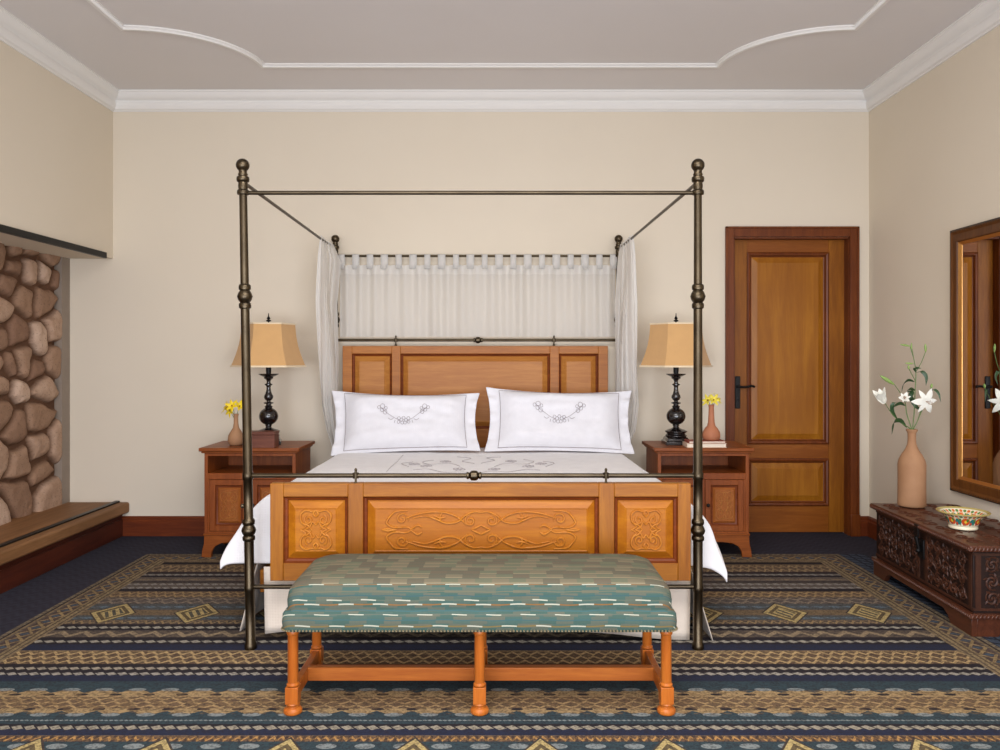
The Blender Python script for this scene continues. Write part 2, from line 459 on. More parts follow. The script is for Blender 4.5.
for j in range(NZs-1):
    for i in range(NYs-1):
        q = j*NYs+i; fs.append((q, q+1, q+NYs+1, q+NYs))
b.add(vs, fs)
def stone_fn():
    at = E.T.nodes.new('ShaderNodeAttribute'); at.attribute_name = 'stone'
    sp = E.T.nodes.new('ShaderNodeSeparateColor'); E.T.links.new(at.outputs['Color'], sp.inputs[0])
    r, g = E(sp.outputs[0]), E(sp.outputs[1])
    n = nz(s=16, detail=6, rough=.7)
    base = ramp(r*.75+n*.35, [(.15, (134, 102, 82)), (.45, (154, 122, 98)), (.75, (172, 140, 116)), (1, (206, 178, 156))])
    n2 = nz(s=70, detail=3)
    base = mixc((n2 > .62)*.35, base, (90, 70, 58))
    mortar = mixc(n, (88, 60, 44), (112, 82, 62))
    return mixc(g, mortar, base)
W['stone'] = mat('river_stone_and_mortar', fn=stone_fn, rough=.9, spec=.2, bump=lambda: nz(s=60, detail=5, rough=.7), bs=.6, bd=.01)
so = b.build('wall_stone', W['stone'], smooth=180)
ca = so.data.color_attributes.new('stone', 'FLOAT_COLOR', 'POINT')
msk = np.clip((edge-.024)/.02, 0, 1)
cols = np.ones((NZs*NYs, 4), dtype=np.float32); cols[:, 0] = rnd.ravel(); cols[:, 1] = msk.ravel(); cols[:, 2] = 0
ca.data.foreach_set('color', cols.ravel())
struct(so)
b = MB(); b.box(SX-.25, SX-.07, NY0, YB, 0, 2.05); b.box(SX-.07, SX+.0, 5.595, YB, .2505, 2.05)
W['mortar'] = mat('grey_mortar', (150, 136, 122), .95, bump=lambda: nz(s=30, detail=6), bs=.5, bd=.01)
struct(b.build('wall_stone_backing', W['mortar']))
b = MB(); b.box(XL+.0, XL+.022, NY0, 5.57, 2.035, 2.078); struct(b.build('trim_3', W['steel'], bevel=.003))
hr = thing('hearth_bench', 'low light-brown hearth ledge with black strip below the stone wall', 'hearth', (-2.95, 4.0, 0)); hr['_o'] = (-2.95, 4.0, 0)
b = MB(); b.box(SX-.068, -2.735, NY0+.02, YB-.003, .172, .250); b.build('ledge_top', W['slab'], hr, bevel=.014, seg=3)
b = MB(); b.box(-2.835, -2.800, NY0+.05, YB-.02, .249, .262); b.build('metal_strip', W['steel'], hr, bevel=.003)
b = MB(); b.box(SX-.066, -2.79, NY0+.02, YB-.002, 0, .172); b.box(-2.79, -2.778, NY0+.02, YB-.022, 0, .13); b.build('base_board', W['basedark'], hr, bevel=.002)

# ------------------------------------------------------------------ rug
RX0, RX1, RY0, RY1 = -2.353, 2.262, 1.75, 5.14
RXO = 2.43
def Yp(p): return CH*F/(p-CY)
def rug_fn():
    X, Y, Z = coords()
    TAN, TAUPE, NAVY, TEAL, DARK, ORG, LB, CRM = (156, 132, 96), (100, 90, 82), (42, 46, 64), (52, 66, 72), (42, 38, 42), (134, 110, 78), (124, 130, 130), (158, 152, 140)
    bands = [(555, DARK), (566, TAN), (573, DARK), (575, TAUPE), (577, DARK), (578.5, TAUPE), (582.5, DARK), (584, TAUPE), (590, DARK), (592.5, ORG), (598.5, TAUPE), (605, (82, 84, 84)), (611, (116, 98, 76)), (617, (82, 84, 84)), (621.5, ORG), (625.5, DARK), (632, TAUPE), (638.5, DARK), (640.5, DARK), (646, NAVY),
             (652.5, TAN), (665.5, DARK), (677, NAVY), (683, TEAL), (690.5, TAN), (717, TEAL), (726, DARK), (732, NAVY), (737.5, ORG), (743.5, TEAL), (775, NAVY), (800, TAN)]
    ylo, yhi = 2.2, 5.3
    nrm = (Y-ylo)/(yhi-ylo)
    st = [((Yp(bands[i+1][0])-ylo)/(yhi-ylo) if i+1 < len(bands) else 0, c) for i, (p, c) in enumerate(bands)]
    col = ramp(nrm, st, const=True)
    wv = nz(scale=(1, 2.2, 1), s=34, detail=4, rough=.75)
    fine = nz(scale=(1, 1, 1), s=120, detail=2)
    mot = (esin(X*110)*esin(Y*170)+esin(X*47+Y*60)*.6+(wv-.5)*4) > .25
    LT, BR = (178, 152, 110), (92, 74, 60)
    for p0, p1, n, per, hi, lo in ((573, 566, 2, .05, (150, 128, 96), (98, 82, 68)), (598.5, 592.5, 2, .05, (158, 132, 94), (104, 86, 70)), (605, 598.8, 2, .07, (134, 120, 104), (88, 80, 76)), (638.5, 632, 1, .11, (150, 132, 106), (84, 74, 68)),
                                   (665.3, 652.7, 3, .055, LT, BR), (710, 698.5, 3, .06, (160, 134, 96), (104, 84, 66)), (743.3, 737.7, 1, .03, (170, 130, 80), (96, 76, 62)), (625.3, 621.7, 1, .04, (150, 126, 92), (86, 76, 70))):
        a0, a1 = Yp(p0), Yp(p1); t = (Y-a0)/(a1-a0)
        z = eabs(efrac(t*n)-.5-(tri(X/per+efloor(t*n)*.5)-.5)*.62) < .20
        inz = band(Y, a0, a1)
        col = mixc(inz, col, lo); col = mixc(inz*z, col, hi)
        col = mixc(inz*mot*.45, col, mixc(.5, lo, hi))
    # twisted cords
    for p, hw, per, c in ((575.8, .024, .05, (132, 128, 122)), (580.5, .020, .10, (128, 112, 92)), (585.3, .022, .05, (140, 136, 130)), (588.8, .022, .05, (146, 142, 136)), (608, .020, .08, (96, 110, 120)), (619, .020, .08, (96, 110, 120)), (628.7, .022, .052, CRM), (642.8, .022, .052, CRM),
                          (669.8, .020, .046, (158, 148, 132)), (675.2, .020, .046, (158, 152, 142)), (729.3, .0215, .045, (150, 142, 126)), (722, .007, .018, LB)):
        v = (Y-Yp(p))/hw; u = X/per
        rp = (eabs(v) < tri(u)*.50+.32)*(1-(eabs(efrac(u+v*.45)-.5) < .085))
        col = mixc(rp, col, c)
    # scalloped band with pale ovals
    u = X/.13
    yc = (Yp(690.5)+Yp(717))/2; hh = (Yp(690.5)-Yp(717))/2
    dv = eabs(Y-yc)
    sc = (dv > (tri(u)*.040+hh-.036))
    inb = (dv < hh+.012)
    col = mixc(sc*inb, col, TEAL)
    q = efrac(u+.5)-.5
    ov = ((q*q)*14+((dv-hh+.006)/.014)*((dv-hh+.006)/.014)) < 1
    col = mixc(ov, col, LB)
    q2 = efrac(u)-.5
    tn = ((q2*q2)*30+((dv-hh+.05)/.010)*((dv-hh+.05)/.010)) < 1
    col = mixc(tn, col, DARK)
    col = mixc(mot*(dv < hh-.01)*.45, col, (118, 94, 66))
    # ticks on the orange stripe
    col = mixc((tri(X*32) < .35)*band(Y, Yp(743.5), Yp(737.5))*.6, col, DARK)
    # front row of pale blobs
    zb = band(Y, Yp(775), Yp(744))
    q3 = efrac(X/.13)-.5; vv = (Y-Yp(748))/.018
    col = mixc((((q3*q3)*14+vv*vv) < 1)*zb, col, LB)
    # diamond medallions, two rows
    for (xc, yc2, rx, ry) in ((-1.986, 3.956, .112, .148), (-1.58, 2.50, .10, .15)):
        P = .4316 if yc2 > 3 else .430
        dx = eabs((efrac((X-xc)/P+.5)-.5)*P)
        dd = dx/rx+eabs(Y-yc2)/ry
        col = mixc(dd < 1.0, col, (178, 158, 108))
        col = mixc(band(dd, .58, .78), col, (98, 84, 62))
        col = mixc((dd < .5)*(esin(X*160+Y*90) > .1), col, (84, 80, 70))
        col = mixc(band(dd, 1.0, 1.09), col, (70, 60, 54))
    # mitred border
    ex = emin(X-RX0, RX1-X); ey = RY1-Y
    e = emin(ex, ey); side = ex < ey
    al = side*Y+(1-side)*X
    inb = (e < .205)*(X < RX1)
    bc = ramp(e/.205, [(0, (130, 118, 98)), (.11, DARK), (.17, (134, 116, 88)), (.24, TAUPE), (.29, (84, 70, 66)), (.68, (142, 124, 92)), (.75, (96, 80, 66)), (.80, (146, 128, 96)), (.88, (100, 86, 72)), (.93, (138, 120, 92))], const=True)
    m = (e-.10)/.04
    z1 = eabs(m-(tri(al/.17)*2-1)) < .24; z2 = eabs(m+(tri(al/.17)*2-1)*.8) < .2
    mid = band(e, .058, .142)
    bc = mixc(emax(z1, z2)*mid, bc, (150, 128, 92))
    bc = mixc((eabs(m)+tri(al/.085+.5)*1.6 < .7)*mid, bc, (70, 84, 100))
    bc = mixc((tri(al*28) < .5)*(e < .022)*.5, bc, (84, 74, 64))
    bc = mixc(mot*.3, bc, (90, 74, 60))
    col = mixc(inb, col, bc)
    # outer blue corded edge on the right
    orp = eabs(efrac((Y*1.0+X*.6)/.07)-.5) < .36
    oc = mixc(orp*(eabs(efrac((X-RX1)/.056)-.5) < .40), (36, 40, 50), (70, 80, 96))
    col = mixc(X > RX1, col, oc)
    # woven wear
    sh = (wv-.5)*2.4+.18+(fine-.5)*2.6
    dk = E.op('MAXIMUM', sh, 0.0)
    return mixc(E.op('MINIMUM', dk, .6), col, (42, 38, 40))
W['rug'] = mat('striped_wool_rug', fn=rug_fn, rough=.95, spec=.1, bump=lambda: nz(s=150, detail=3), bs=.4, bd=.004)
b = MB(); b.box(RX0, RXO, RY0, RY1, 0, .006)
tag(b.build('area_rug', W['rug'], off=(0, 0, 0)), 'large blue and tan striped wool rug with diamond medallions under the bed', 'rug')
GZ = .006

# ------------------------------------------------------------------ four-poster bed
BX = -.1305; PXL, PXR, PYF, PYB = -1.155, .894, 3.47, 5.625
QXL, QXR = -1.199, .870            # head posts, the bed stands a little askew
bed = thing('four_poster_bed', 'large four-poster bed with bronze posts and amber wooden panels', 'bed', (BX, 4.5, GZ)); bed['_o'] = bed.location[:]
zf = lambda p: CH+(CY-p)/222.0
prof = [(.0, GZ), (.026, GZ), (.027, .012), (.026, .030), (.0215, .036), (.0215, zf(592)), (.024, zf(590.5)), (.024, zf(586.5)), (.0215, zf(585)),
        (.0215, zf(541)), (.027, zf(540)), (.028, zf(538)), (.027, zf(536.3)), (.022, zf(535.5)), (.029, zf(533)), (.0325, zf(530.5)), (.029, zf(528)), (.022, zf(525)), (.027, zf(524)), (.028, zf(521.5)), (.026, zf(519.6)), (.0205, zf(518.5)),
        (.0205, zf(480)), (.024, zf(479)), (.024, zf(473)), (.0205, zf(472)), (.0195, zf(309)), (.026, zf(308)), (.027, zf(305.5)), (.026, zf(303.5)), (.021, zf(302.6)), (.029, zf(300)), (.034, zf(296.5)), (.029, zf(293)), (.021, zf(290.2)), (.026, zf(289.6)), (.027, zf(287)), (.025, zf(284.8)), (.0185, zf(284)),
        (.0175, zf(195)), (.026, zf(194.5)), (.0275, zf(192.5)), (.026, zf(190.5)), (.020, zf(189.5)), (.022, zf(186)), (.020, zf(182.5)), (.027, zf(181.5)), (.0285, zf(179)), (.027, zf(177)), (.019, zf(176)), (.022, zf(174.5)), (.018, zf(172.6))]
prof += [(.030*math.sin(a), zf(165.2)-.030*math.cos(a)) for a in [math.radians(k) for k in range(38, 181, 12)]]
b = MB(); b.lathe(prof, (PXL, PYF, 0), n=24)
post = b.build('post', W['bronze'], bed, smooth=50)
for x, y in ((PXR, PYF), (QXL, PYB), (QXR, PYB)):
    o = post.copy(); COL.objects.link(o); o.parent = bed; o.location = (x-BX, y-4.5, 2.05)
# the left front post leans slightly inwards at its foot
post.location = (PXL-BX, PYF-4.5, 2.05); post.data.transform(Matrix.Translation((-(PXL-BX), -(PYF-4.5), -2.05)))
post.rotation_euler = (0, -math.atan(.034/2.05), 0)
def rail(name, p, q, r=.0095): b = MB(); b.tube([p, q], r, n=14); return b.build(name, W['bronze'], bed)
rail('canopy_rail', (PXL, PYF, 2.060), (PXR, PYF, 2.060)); rail('canopy_rail', (QXL, PYB, 2.060), (QXR, PYB, 2.060))
rail('canopy_rail', (PXL, PYF, 2.108), (QXL, PYB, 2.108), .0085); rail('canopy_rail', (PXR, PYF, 2.108), (QXR, PYB, 2.108), .0085)
def panel_rail(z, y, s, balls, xs, name):
    b = MB(); b.tube([(PXL+.02 if y < 4 else QXL, y, z), (PXR if y < 4 else QXR, y, z)], .0105, n=14)
    b.lathe([(.0105, -.035), (.016, -.032), (.016, -.024), (.012, -.022), (.022, -.012), (.023, 0), (.022, .012), (.012, .022), (.016, .024), (.016, .032), (.0105, .035)], (balls, y, z), M=Matrix.Rotation(PI/2, 3, 'Y'))
    r = b.build(name, W['bronze'], bed)
    for x in xs:
        b = MB(); b.lathe([(.009, -.042), (.009, -.034), (.005, -.028), (.005, -.014), (.014, -.012), (.0145, .012), (.007, .014), (.005, .020), (.007, .026), (.003, .034)], (x, y, z))
        b.build('clip', W['bronze'], r, off=bed['_o'])
panel_rail(.786, PYF, 222, (474-CX)/222, [(355.7-CX)/222, (606-CX)/222], 'footboard_rail')
panel_rail(1.445, PYB, 137, (478-CX)/137, [(395.8-CX)/137, (554-CX)/137], 'headboard_rail')
rail('lower_rail', (PXL+.03, PYF, .285), (PXR, PYF, .285), .010)
b = MB(); b.lathe([(.004, 0), (.009, .006), (.010, .014), (.004, .02)], (PXL+.008, PYF, zf(506)), M=Matrix.Rotation(-PI/2, 3, 'Y'), n=12); b.build('bolt', W['bronze'], bed)

def mirror4(lines, mx=True, mz=True):
    out = []
    for L in lines:
        for sx in ((1, -1) if mx else (1,)):
            for sz in ((1, -1) if mz else (1,)): out.append([(sx*x, sz*z) for x, z in L])
    return out
def spiral(cx, cz, r0, r1, a0, turns, n=26):
    return [(cx+(r0+(r1-r0)*i/n)*math.cos(a0+turns*2*PI*i/n), cz+(r0+(r1-r0)*i/n)*math.sin(a0+turns*2*PI*i/n)) for i in range(n+1)]
def sp2(pts, n=7): return [(p.x, p.y) for p in spline([(a, c, 0) for a, c in pts], n)]
def relief(lines, cx, cz, y, r, matn, parent, name='carving', off=None, sxz=(1, 1)):
    b = MB()
    for L in lines:
        n = len(L); rs = [r*(.55+.45*math.sin(PI*i/(n-1))) for i in range(n)]
        b.tube([(cx+x*sxz[0], y, cz+z*sxz[1]) for x, z in L], rs, n=6, flat=r*.55, side=None if False else (0.001, 0, 1) if False else None) if False else b.tube([(cx+x*sxz[0], y, cz+z*sxz[1]) for x, z in L], rs, n=6)
    return b.build(name, W[matn], parent, off=off, smooth=60)
long_motif = mirror4([
    spiral(.045, .040, .006, .026, 0, 1.25), sp2([(0, .075), (.03, .078), (.07, .06), (.10, .035), (.15, .03), (.20, .05), (.24, .06), (.29, .05)]),
    sp2([(.06, .02), (.10, .055), (.15, .075), (.20, .078), (.26, .070), (.32, .05)]), spiral(.335, .048, .006, .027, PI*.5, 1.3),
    sp2([(.17, .035), (.175, .055), (.165, .075)]), sp2([(.15, .055), (.175, .052), (.20, .062)]), sp2([(.29, .0), (.32, .012), (.37, .01), (.40, .03), (.385, .06), (.36, .08), (.31, .083)]),
    sp2([(.30, .0), (.27, .02), (.25, .01)]), sp2([(.0, .02), (.02, .01), (.04, .0)]), sp2([(.36, .0), (.395, .004), (.42, .0)])])
sq_motif = mirror4([
    spiral(.035, .045, .005, .022, 0, 1.2), sp2([(0, .085), (.02, .08), (.05, .085), (.075, .065), (.07, .035), (.05, .015), (.075, .0)]),
    sp2([(0, .02), (.015, .035), (.03, .012), (.055, .0)]), sp2([(.0, .055), (.012, .07), (.0, .085)]), sp2([(.02, .0), (.04, .02), (.06, .028)])])

def board(name, mname_h, mname_v, field, xs, z0, z1, pz0, pz1, y, th, lng, glaze='glaze', carve='carve', carvez=None, hframe=None):
    """panelled board: xs = edges of frame/panels left to right"""
    b = MB()
    for i in range(0, len(xs), 2): b.box(xs[i], xs[i+1], y, y+th, z0, z1, 1)
    for i in range(1, len(xs)-1, 2): b.box(xs[i], xs[i+1], y, y+th, z0, pz0, 0); b.box(xs[i], xs[i+1], y, y+th, pz1, z1, 0)
    fr = b.build(name, [W[mname_h], W[mname_v]], bed, bevel=.003)
    for i in range(1, len(xs)-1, 2):
        b = MB(); b.panel(xs[i], xs[i+1], pz0, pz1, y+.001, [(.006, .012, 1), (.014, .016, 1), (.018, .022, 1), (.052, .002, 0), (.056, .004, 0)], back=y+th-.002, m=1)
        b.build('panel', [W[field], W[glaze]], fr, off=bed['_o'], smooth=20)
        if carvez is not None:
            w = (xs[i+1]-xs[i])/2; mot = long_motif if w > .3 else sq_motif
            s = ((w-.085)/.42, carvez) if w > .3 else ((w-.07)/.078*.95, carvez)
            relief(mot, (xs[i]+xs[i+1])/2, (pz0+pz1)/2, y+.0035, .0052, carve, fr, off=bed['_o'], sxz=s)
    return fr
fx = lambda p, d=3.445: (p-CX)*d/F
board('footboard', 'bwood_h', 'bwood_v', 'bfield', [fx(270), fx(283.3), fx(347.9), fx(363), fx(599), fx(614.4), fx(678), fx(691)], .318, .754, .398, .694, 3.445, .05, True, carvez=1.03)
hx_ = lambda p: fx(p, 5.60)
board('headboard', 'hwood', 'hwood', 'hfield', [hx_(342.5), hx_(352), hx_(391.8), hx_(400.5), hx_(550), hx_(559), hx_(598.4), hx_(608)], .50, 1.402, .80, 1.345, 5.60, .045, True)
for x in (-1.108, .845):
    b = MB(); b.box(x-.012, x+.012, 3.60, 5.61, .22, .325); b.build('side_rail', W['bwood_h'], bed, bevel=.003)
for x in (-1.108, .845):
    for y in (4.3, 5.3):
        b = MB(); b.box(x-.02, x+.02, y, y+.04, GZ, .19); b.build('slat_leg', W['glaze'], bed, bevel=.003)

b = MB(); b.box(-1.06, .80, 3.60, 5.585, .33, .62)
o = b.build('mattress', W['white'], off=(BX, 4.5, .33), bevel=.05, seg=4); o.location = (BX, 4.5, .33); tag(o, 'thick mattress under the white duvet inside the four-poster bed', 'mattress')
b = MB(); b.box(-1.09, .83, 3.58, 5.59, .19, .33)
b.build('base', W['skirt'], bed, bevel=.01)

# duvet: a cloth draped over the mattress, corners hanging out beside the front posts
DHX, DY0, DY1, DZT = .952, 3.625, 5.50, .672
def duvet_pt(a, y):
    """a across, metres of cloth from the centre; y along, below DY0 the cloth hangs over the foot"""
    sx = 1 if a > 0 else -1
    ex = max(0, abs(a)-DHX); ey = max(0, DY0-y)
    L = (ex**8+ey**8)**.125
    x = BX+sx*(min(abs(a), DHX))
    yy_ = max(y, DY0)
    k = L*L/(L+.03)
    fk = ip(y, [4.2, 4.95], [1, .3]); fl = (.50 if sx < 0 else .62)*fk
    x += sx*(ex*fl + fk*(.060*math.sin(min(1, ex/.415)*PI) if sx > 0 else .018*math.sin(min(1, ex/.415)*PI)))
    yy_ -= ey*.06
    z = DZT-k*.80*(1.0 if sx < 0 else 1.0+.18*min(1, ex/.415))
    if ex > .001:
        wv = math.sin(yy_*13+sx*1.3)*.5+math.sin(yy_*27+2)*.25+noise.noise((yy_*4, ex*6, sx*3))*.8
        x += sx*wv*.028*min(1, ex/.3)
    bump = noise.noise((x*2.2, yy_*2.2, 0))*.010+noise.noise((x*7, yy_*6, 2))*.004
    if L < .01: z += bump
    if ex > 0 or ey > 0: yy_ += 0.0
    edge = max(0, (abs(a)-DHX+.10)/.10) if ex <= 0 else 1
    if ex <= 0 and ey <= 0: z -= .008*edge*edge
    else: z -= .008
    return Vector((x, yy_, z))
AL = .415
ulist = list(np.linspace(-DHX-AL, -DHX, 22))+list(np.linspace(-DHX+.03, DHX-.03, 60))+list(np.linspace(DHX, DHX+AL, 22))
vlist = list(np.linspace(DY0-.415, DY0, 22))+list(np.linspace(DY0+.03, DY1, 60))
nu, nv = len(ulist), len(vlist)
b = MB(); b.grid(nu, nv, lambda u, v: duvet_pt(ulist[int(round(u*(nu-1)))], vlist[int(round(v*(nv-1)))]))
dv = b.build('duvet', W['linen'], off=(BX, 4.5, .62), smooth=180, solid=.016); dv.location = (BX, 4.5, .62)
dv.modifiers.new('s', 'SUBSURF').render_levels = 1
tag(dv, 'white embroidered duvet spread over the bed, its corners hanging beside the front posts', 'duvet')
# duvet embroidery: scrolls near the pillows
b = MB()
def on_duvet(pts, r=.0022):
    b.tube([duvet_pt(x-BX, y)+Vector((0, 0, .0095)) for x, y in pts], r, n=5)
for sx in (1, -1):
    for L in ([(0, 4.2), (.08, 4.3), (.18, 4.28), (.28, 4.4), (.36, 4.36)], [(.1, 4.5), (.16, 4.62), (.28, 4.6), (.34, 4.72), (.28, 4.8)], [(.02, 4.62), (.1, 4.75), (.05, 4.86), (.14, 4.92)], [(.40, 4.5), (.46, 4.64), (.40, 4.74)]):
        on_duvet([(BX+sx*p[0], p[1]) for p in sp2(L, 8)])
    for cx, cy in ((.3, 4.52), (.2, 4.72), (.1, 4.4), (.38, 4.62)):
        for k in range(4):
            a = k*PI/2+.4; on_duvet([(BX+sx*(cx+.035*math.cos(a+t)*math.sin(t*1.0+.2)), cy+.05*math.sin(a+t)*math.sin(t+.2)) for t in np.linspace(0, 2.8, 9)])
on_duvet([(BX-.5, y) for y in np.linspace(4.3, 5.05, 12)], .0015)
b.build('embroidery', W['thread2'], dv, off=(BX, 4.5, .62))

# valance / bed skirt
b = MB()
def sk(u, v):
    x = -1.085+u*1.965; f = math.sin(u*40)*.004+math.sin(u*13+1)*.006
    hz = ip(u, [0, .05, .10, .62, .78, .97, 1], [.030, .040, .060, .060, .040, .0, 0])
    return (x, 3.545+.012*(1-v)+f*(1-v), .004+GZ+hz+v*(.345-hz))
b.grid(90, 10, sk)
def skl(u, v): y = 3.68+u*1.88; return (-1.16-.075*(1-v)+math.sin(y*22)*.010*(1-v), y, .004+GZ+v*.32)
def skr(u, v): y = 3.552+u*2.0; return (.880+.105*(1-v)+math.sin(y*20)*.010*(1-v)*min(1, u*6), y, .004+GZ+v*.345)
b.grid(90, 10, skl); b.grid(90, 10, skr)
o = b.build('bed_skirt', W['skirt'], off=(BX, 4.5, GZ), smooth=180, solid=.003); o.location = (BX, 4.5, GZ)
tag(o, 'cream cotton bed skirt hanging to the rug below the footboard', 'bed skirt')

# pillows
def pillow(name, label, corners, yb, yt):
    """corners in photo pixels TL TR BR BL; the pillow leans back from yb (bottom) to yt (top)"""
    ang = lambda p, y: Vector(((p[0]-CX)*y/F, y, CH+(CY-p[1])*y/F))
    TL, TR, BR, BL = ang(corners[0], yt), ang(corners[1], yt), ang(corners[2], yb), ang(corners[3], yb)
    c = (TL+TR+BR+BL)/4; nrm = (TR-TL).cross(TL-BL).normalized()
    if nrm.y > 0: nrm = -nrm
    IU, IV = .84, .93
    def S(u, v, side):
        pu = u*(1-.070*(1-v*v)*(abs(u)**3)); pv = v*(1-.14*(1-u*u)*(abs(v)**3)*(1 if v > 0 else .5))
        s_, t_ = (pu+1)/2, (pv+1)/2
        p = (BL*(1-s_)+BR*s_)*(1-t_)+(TL*(1-s_)+TR*s_)*t_
        a = min(1, max(0, (IU-abs(u))/.30)); bb = min(1, max(0, (IV-abs(v))/.42))
        th = .074*(math.sin(a*PI/2)*math.sin(bb*PI/2))**.85
        wr = noise.noise((u*4+c.x*5, v*5, side))*.006*(.4+a*bb)
        fl = 0 if (abs(u) < IU) else (math.sin(v*13+c.x)*.010+math.sin(v*23)*.004)*(abs(u)-IU)/.18
        return p+nrm*(side*(th+.005)+wr+fl)
    us = np.linspace(-1, 1, 57); vs_ = np.linspace(-1, 1, 33)
    b = MB()
    b.grid(57, 33, lambda u, v: S(u*2-1, v*2-1, 1)); b.grid(57, 33, lambda u, v: S(u*2-1, v*2-1, -.8), flip=True)
    n = 57*33
    ring = [i for i in range(57)]+[57*j+56 for j in range(1, 33)]+[57*32+i for i in range(55, -1, -1)]+[57*j for j in range(31, 0, -1)]
    for k in range(len(ring)): a_, c_ = ring[k], ring[(k+1) % len(ring)]; b.f.append((a_, c_, c_+n, a_+n)); b.m.append(0)
    o = b.build(name, W['white'], off=c, smooth=180); o.location = c
    md = o.modifiers.new('s', 'SUBSURF'); md.levels = 1; md.render_levels = 1
    tag(o, label, 'pillow', 'bed pillows')
    b = MB(); q = .0018
    N = lambda u, v, k=.0045: S(u, v, 1)+nrm*k
    JU, JV = .822, .905
    loop = [(-JU, t) for t in np.linspace(-JV, JV, 14)]+[(t, JV) for t in np.linspace(-JU, JU, 24)][1:]+[(JU, t) for t in np.linspace(JV, -JV, 14)][1:]+[(t, -JV) for t in np.linspace(JU, -JU, 24)][1:]
    b.tube([N(u, v) for u, v in loop], q, n=6); b.build('stitched_border', W['thread'], o, off=c)
    b = MB()
    wx = (TR-TL).length/2; wz = (TL-BL).length/2
    def draw(L, r=.0013): b.tube([N(x*1.16/wx-.01, (z*1.5+.012)/wz, .0032) for x, z in L], r, n=5)
    def ring_(cx, cz, r, n=14): return [(cx+r*math.cos(2*PI*i/n), cz+r*math.sin(2*PI*i/n)) for i in range(n+1)]
    for s in (1, -1):
        for L in ([(.02, -.03), (.05, -.020), (.08, -.002), (.10, .010)], [(.05, -.03), (.055, -.045)], [(.10, .01), (.125, .03), (.14, .045)], [(.06, -.022), (.075, -.028), (.09, -.02)]):
            draw([(s*x, z) for x, z in sp2(L, 6)])
        for (cx, cz, r) in ((.110, .014, .011), (.128, .026, .010), (.125, .046, .013), (.146, .040, .009), (.105, .036, .008), (.028, -.020, .009), (.030, -.040, .008)):
            draw([(s*x, z) for x, z in ring_(cx, cz, r)])
    for k in range(5):
        a = PI/2+k*2*PI/5; draw(ring_(.014*math.cos(a), -.032+.014*math.sin(a), .009))
    b.build('embroidery', W['thread'], o, off=c)
    return o
pillow('pillow', 'white pillow with grey floral embroidery lying left of its twin against the headboard', [(331, 390), (480, 392.5), (481, 451), (330, 456)], 5.13, 5.40)
pillow('pillow', 'white pillow with grey floral embroidery on the side of the wooden door', [(485.5, 387), (632, 390.5), (635, 454.5), (484, 452)], 5.13, 5.40)

# voile behind the headboard rail: tab-top panel
hc = thing('tab_top_curtain', 'sheer white tab-top curtain hanging from the rear canopy rail above the headboard', 'curtain', (BX, PYB, 1.47)); hc['_o'] = (BX, PYB, 1.47)
CX0, CX1 = (339.5-CX)/137., (615.5-CX)/137.
nt = 20
b = MB()
def hcur(u, v):
    x = CX0+u*(CX1-CX0); z = 1.470+v*(1.995-1.470)
    amp = .010+.010*v
    y = PYB-.002+amp*math.cos(u*(nt-1)*2*PI)+.006*math.sin(u*63+1.2)*(1-v*.5)+.003*math.sin(u*141)
    if v > .98: z -= .010*(1-abs(math.cos(u*(nt-1)*PI)))
    return (x, y, z)
b.grid(500, 14, hcur)
b.build('voile_panel', W['sheer'], hc, smooth=180)
b = MB(); b.grid(500, 3, lambda u, v: (lambda p: (p[0], p[1]-.0035, 1.925+v*.072-(.010*(1-abs(math.cos(u*(nt-1)*PI))) if v > .9 else 0)))(hcur(u, .9)))
b.build('top_hem', W['sheerband'], hc, smooth=180)
for k in range(nt):
    x = CX0+.014+(CX1-CX0-.028)*k/(nt-1); b = MB(); zt = 2.060
    pth = [(PYB-.004, 1.965), (PYB-.010, 2.02)]+[(PYB-.0125*math.cos(a), zt+.0125*math.sin(a)) for a in np.linspace(0, PI, 9)]+[(PYB+.010, 2.02), (PYB+.004, 1.965)]
    b.grid(3, len(pth), lambda u, v: (x+(u-.5)*.050*(1+.15*math.sin(k*3)), pth[int(round(v*(len(pth)-1)))][0], pth[int(round(v*(len(pth)-1)))][1]))
    b.build('tab', W['sheerband'], hc, smooth=180, solid=.001)

# side drapes hung from the canopy side rails near the head of the bed
def drape(name, label, xr, knots, sgn):
    """knots: z, y near, x near, y far, x far"""
    zs_ = [k[0] for k in knots][::-1]
    col = lambda i: [k[i] for k in knots][::-1]
    b = MB()
    def fn(u, v):
        z = zs_[0]+v*(zs_[-1]-zs_[0])
        yn, xn, yf_, xf_ = (ip(z, zs_, col(i)) for i in (1, 2, 3, 4))
        y = yn+(yf_-yn)*u; x = xn+(xf_-xn)*u
        am = .012*(.4+.6*min(1, (2.12-z)/.5))
        x += am*math.sin(u*2*PI*4.2+.6*math.sin(z*2))*(1 if z < 2.08 else .5)+.008*math.sin(u*33+z*3)
        y += .010*math.sin(u*2*PI*11+z)
        return (x, y, z)
    b.grid(150, 60, fn)
    o = b.build(name, W['drape'], off=(xr, 5.3, 1.3), smooth=180); o.location = (xr, 5.3, 1.3)
    return tag(o, label, 'curtain', 'bed drapes')
drape('bed_drape', 'gathered white voile drape at the head post beside the left nightstand', PXL,
      [(2.125, 5.10, -1.188, 5.50, -1.195), (2.00, 5.08, -1.195, 5.54, -1.155), (1.70, 5.10, -1.212, 5.55, -1.185), (1.30, 5.28, -1.240, 5.56, -1.170), (.98, 5.44, -1.262, 5.56, -1.170), (.80, 5.46, -1.230, 5.555, -1.16), (.64, 5.48, -1.175, 5.55, -1.14)], -1)
